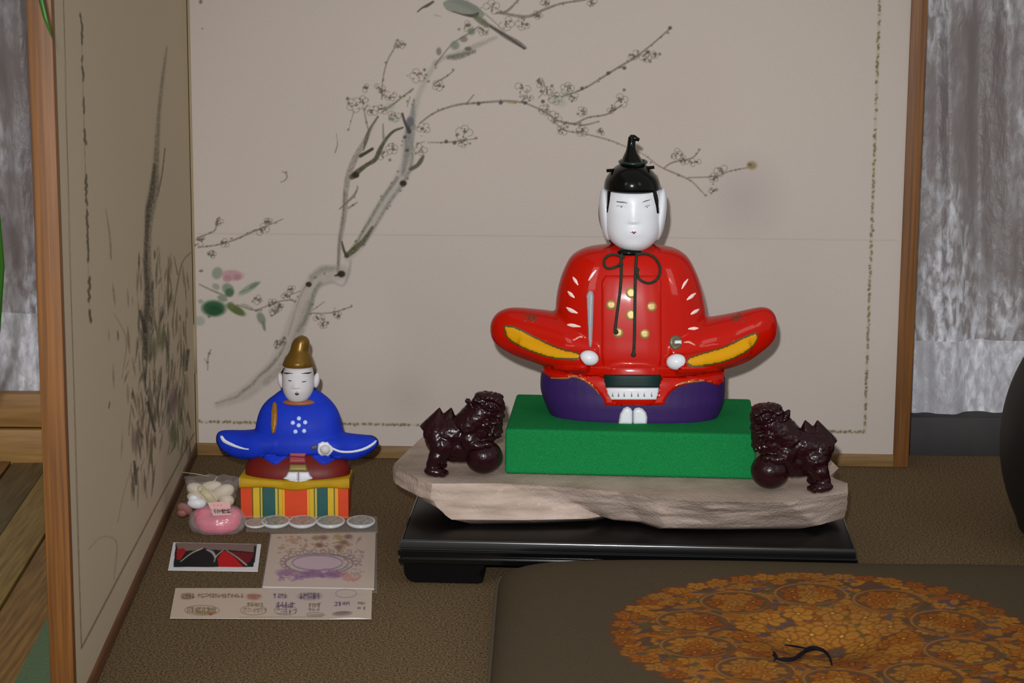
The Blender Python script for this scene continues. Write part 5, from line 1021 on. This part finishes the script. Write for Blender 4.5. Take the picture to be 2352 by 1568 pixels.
for p in mb.V:
    n_ = noise.noise(Vector(p)*150)*.0022; d = np.array(p)-gb; d /= np.linalg.norm(d)+1e-9; q_ = np.array(p)+d*n_; q_[2] = max(q_[2], .0006); mbv.append(tuple(q_))
mb.V = mbv; mb.build('clear_wrap', clear, t)
fl2 = MB()                                                       # flared top of the wrap
P = np.zeros((10, 40, 3))
for j in range(10):
    for i in range(40):
        a = i/39*2*math.pi; v_ = j/9; r = (44+18*v_)*ub_; q_ = B(488, 1160-62*v_, .002); P[j, i] = q_+EX*(r*math.cos(a)*1.05+noise.noise(Vector((i*.4, j*.5, 0)))*.003)+EY*(r*.5*math.sin(a)+noise.noise(Vector((i*.4, j*.5, 7)))*.003)+EZ*noise.noise(Vector((i*.5, 0, 3)))*.004*v_
grid('clear_flare', P, mat('clear_wrap2', (230, 222, 222), .12, spec=.6, alpha=.09, bump=1., bscale=90), t)
MB().tube([B(418, 1084, 0), B(450, 1088, 0), B(482, 1094, 0)], .0004, 6).build('twist_wire', mat('wire', (170, 150, 120), .4), t)
mb = MB().ell(B(425, 1168, .006), (19*ub_, 5*ub_, 13*ub_), Matrix.Rotation(.5, 3, 'Y')).ell(B(418, 1178, .004), (12*ub_, 6*ub_, 9*ub_)); tag(mb.build('paper_tissue', mat('dusky_pink', (128, 76, 70), .6), t), 'dusky pink tissue at the side')
# ================================================================== DARK JAR, PLANT
jc = G(2665, 1340, 0); jc = np.array([jc[0], 2.22, 0]); FJ = Fr(jc, 0.)
jar_m = mat('dark_jar', (26, 22, 22), .55, spec=.3, var=.2, vscale=20)
xl, zl_ = FJ.L(2305, 1005); rj = -xl; zc_ = zl_
sR = .163; zc_ = zc_-.006; print('jar', rj, zc_)
jc = jc+EX*(sR-rj); prof = []
for t in np.linspace(0, 1, 15):
    z = .004+t*(zc_+sR*.80-.004); q_ = 1-((z-zc_)/(sR*1.06))**2; prof.append((max(.085 if z < zc_ else .06, sR*math.sqrt(max(q_, 0))), z))
zt2 = prof[-1][1]; prof = [(.080, .0006)]+prof+[(.072, zt2+.012), (.088, zt2+.022), (.080, zt2+.026), (.062, zt2+.016)]
pr = resample([(z, r, 0, 0, 0) for r, z in prof], 60) if False else catmull([(r, z) for r, z in prof], .008)
V = []; F = []; nseg = 72
for r, z in pr[:, :2]:
    for j in range(nseg): a = 2*math.pi*j/nseg; V.append(jc+EX*r*math.cos(a)+EY*r*math.sin(a)+EZ*max(z, .0006))
for i in range(len(pr)-1):
    for j in range(nseg): F.append((i*nseg+j, i*nseg+(j+1) % nseg, (i+1)*nseg+(j+1) % nseg, (i+1)*nseg+j))
F.append(tuple(reversed(range(nseg)))); tag(mk('jar', V, F, jar_m, loc=tuple(jc)), 'large dark round jar cut off by the right edge of the view', 'jar')
# long-leaved plant left of the view, two blades reach in
pp = np.array([-.66, 1.72, 0]); tp = thing('potted_plant', pp, 'potted plant with long narrow green leaves at the far left edge', 'plant')
leafm = mat('leaf_green', (44, 92, 26), .4, spec=.4, var=.2, vscale=30)
V = []; F = []
for k, (r, z) in enumerate([(.045, .0), (.06, .0), (.075, .09), (.08, .09), (.08, .1), (.068, .1), (.064, .08)]):
    for j in range(32): a = 2*math.pi*j/32; V.append(pp+EX*r*math.cos(a)+EY*r*math.sin(a)+EZ*(z-.008 if z == 0 else z))
for k in range(6):
    for j in range(32): F.append((k*32+j, k*32+(j+1) % 32, k*32+32+(j+1) % 32, k*32+32+j))
F.append(tuple(reversed(range(32)))); F.append(tuple(6*32+j for j in range(32)))
mk('pot', V, F, mat('clay_pot', (120, 74, 50), .7), tp, auto=40)
def blade(P, w0):
    P = catmull(np.array(P), .02); n = len(P); V = []; F = []
    for i, p in enumerate(P):
        t_ = i/(n-1); w_ = w0*(math.sin(math.pi*min(.97, .12+.85*t_))**.7)*(1 if t_ < .98 else .2); T = P[min(i+1, n-1)]-P[max(i-1, 0)]; s_ = np.cross(T, EY); s_ /= np.linalg.norm(s_)+1e-9
        V += [p-s_*w_, p+EY*w_*.25, p+s_*w_, p+EY*(w_*.25+.0006)]
    for i in range(n-1):
        for j in range(4): F.append((i*4+j, i*4+(j+1) % 4, i*4+4+(j+1) % 4, i*4+4+j))
    F += [(3, 2, 1, 0), ((n-1)*4, (n-1)*4+1, (n-1)*4+2, (n-1)*4+3)]; mk('leaf', V, F, leafm, tp)
def at(px, py, Y): r = ray(px, py); return CAM+r*(Y/r[1])
b0 = pp+EZ*.08
blade([b0, at(-70, 900, 1.70), at(-8, 760, 1.68), at(3, 610, 1.66), at(-8, 470, 1.64), at(-60, 330, 1.62), at(-130, 260, 1.60)], .004)
blade([b0, at(-180, 500, 1.62), at(-160, 100, 1.56), at(-60, -120, 1.53), at(30, -130, 1.51), at(85, -40, 1.50), at(104, 40, 1.50), at(122, 92, 1.50)], .0045)
for k in range(5): a = 2.2+k*.5; e = pp+np.array([math.cos(a)*.16, math.sin(a)*.1, .42+.05*(k % 2)]); blade([b0, pp+np.array([math.cos(a)*.05, math.sin(a)*.03, .25]), e, e+np.array([math.cos(a)*.08, 0, -.05])], .005)
print('scene built')
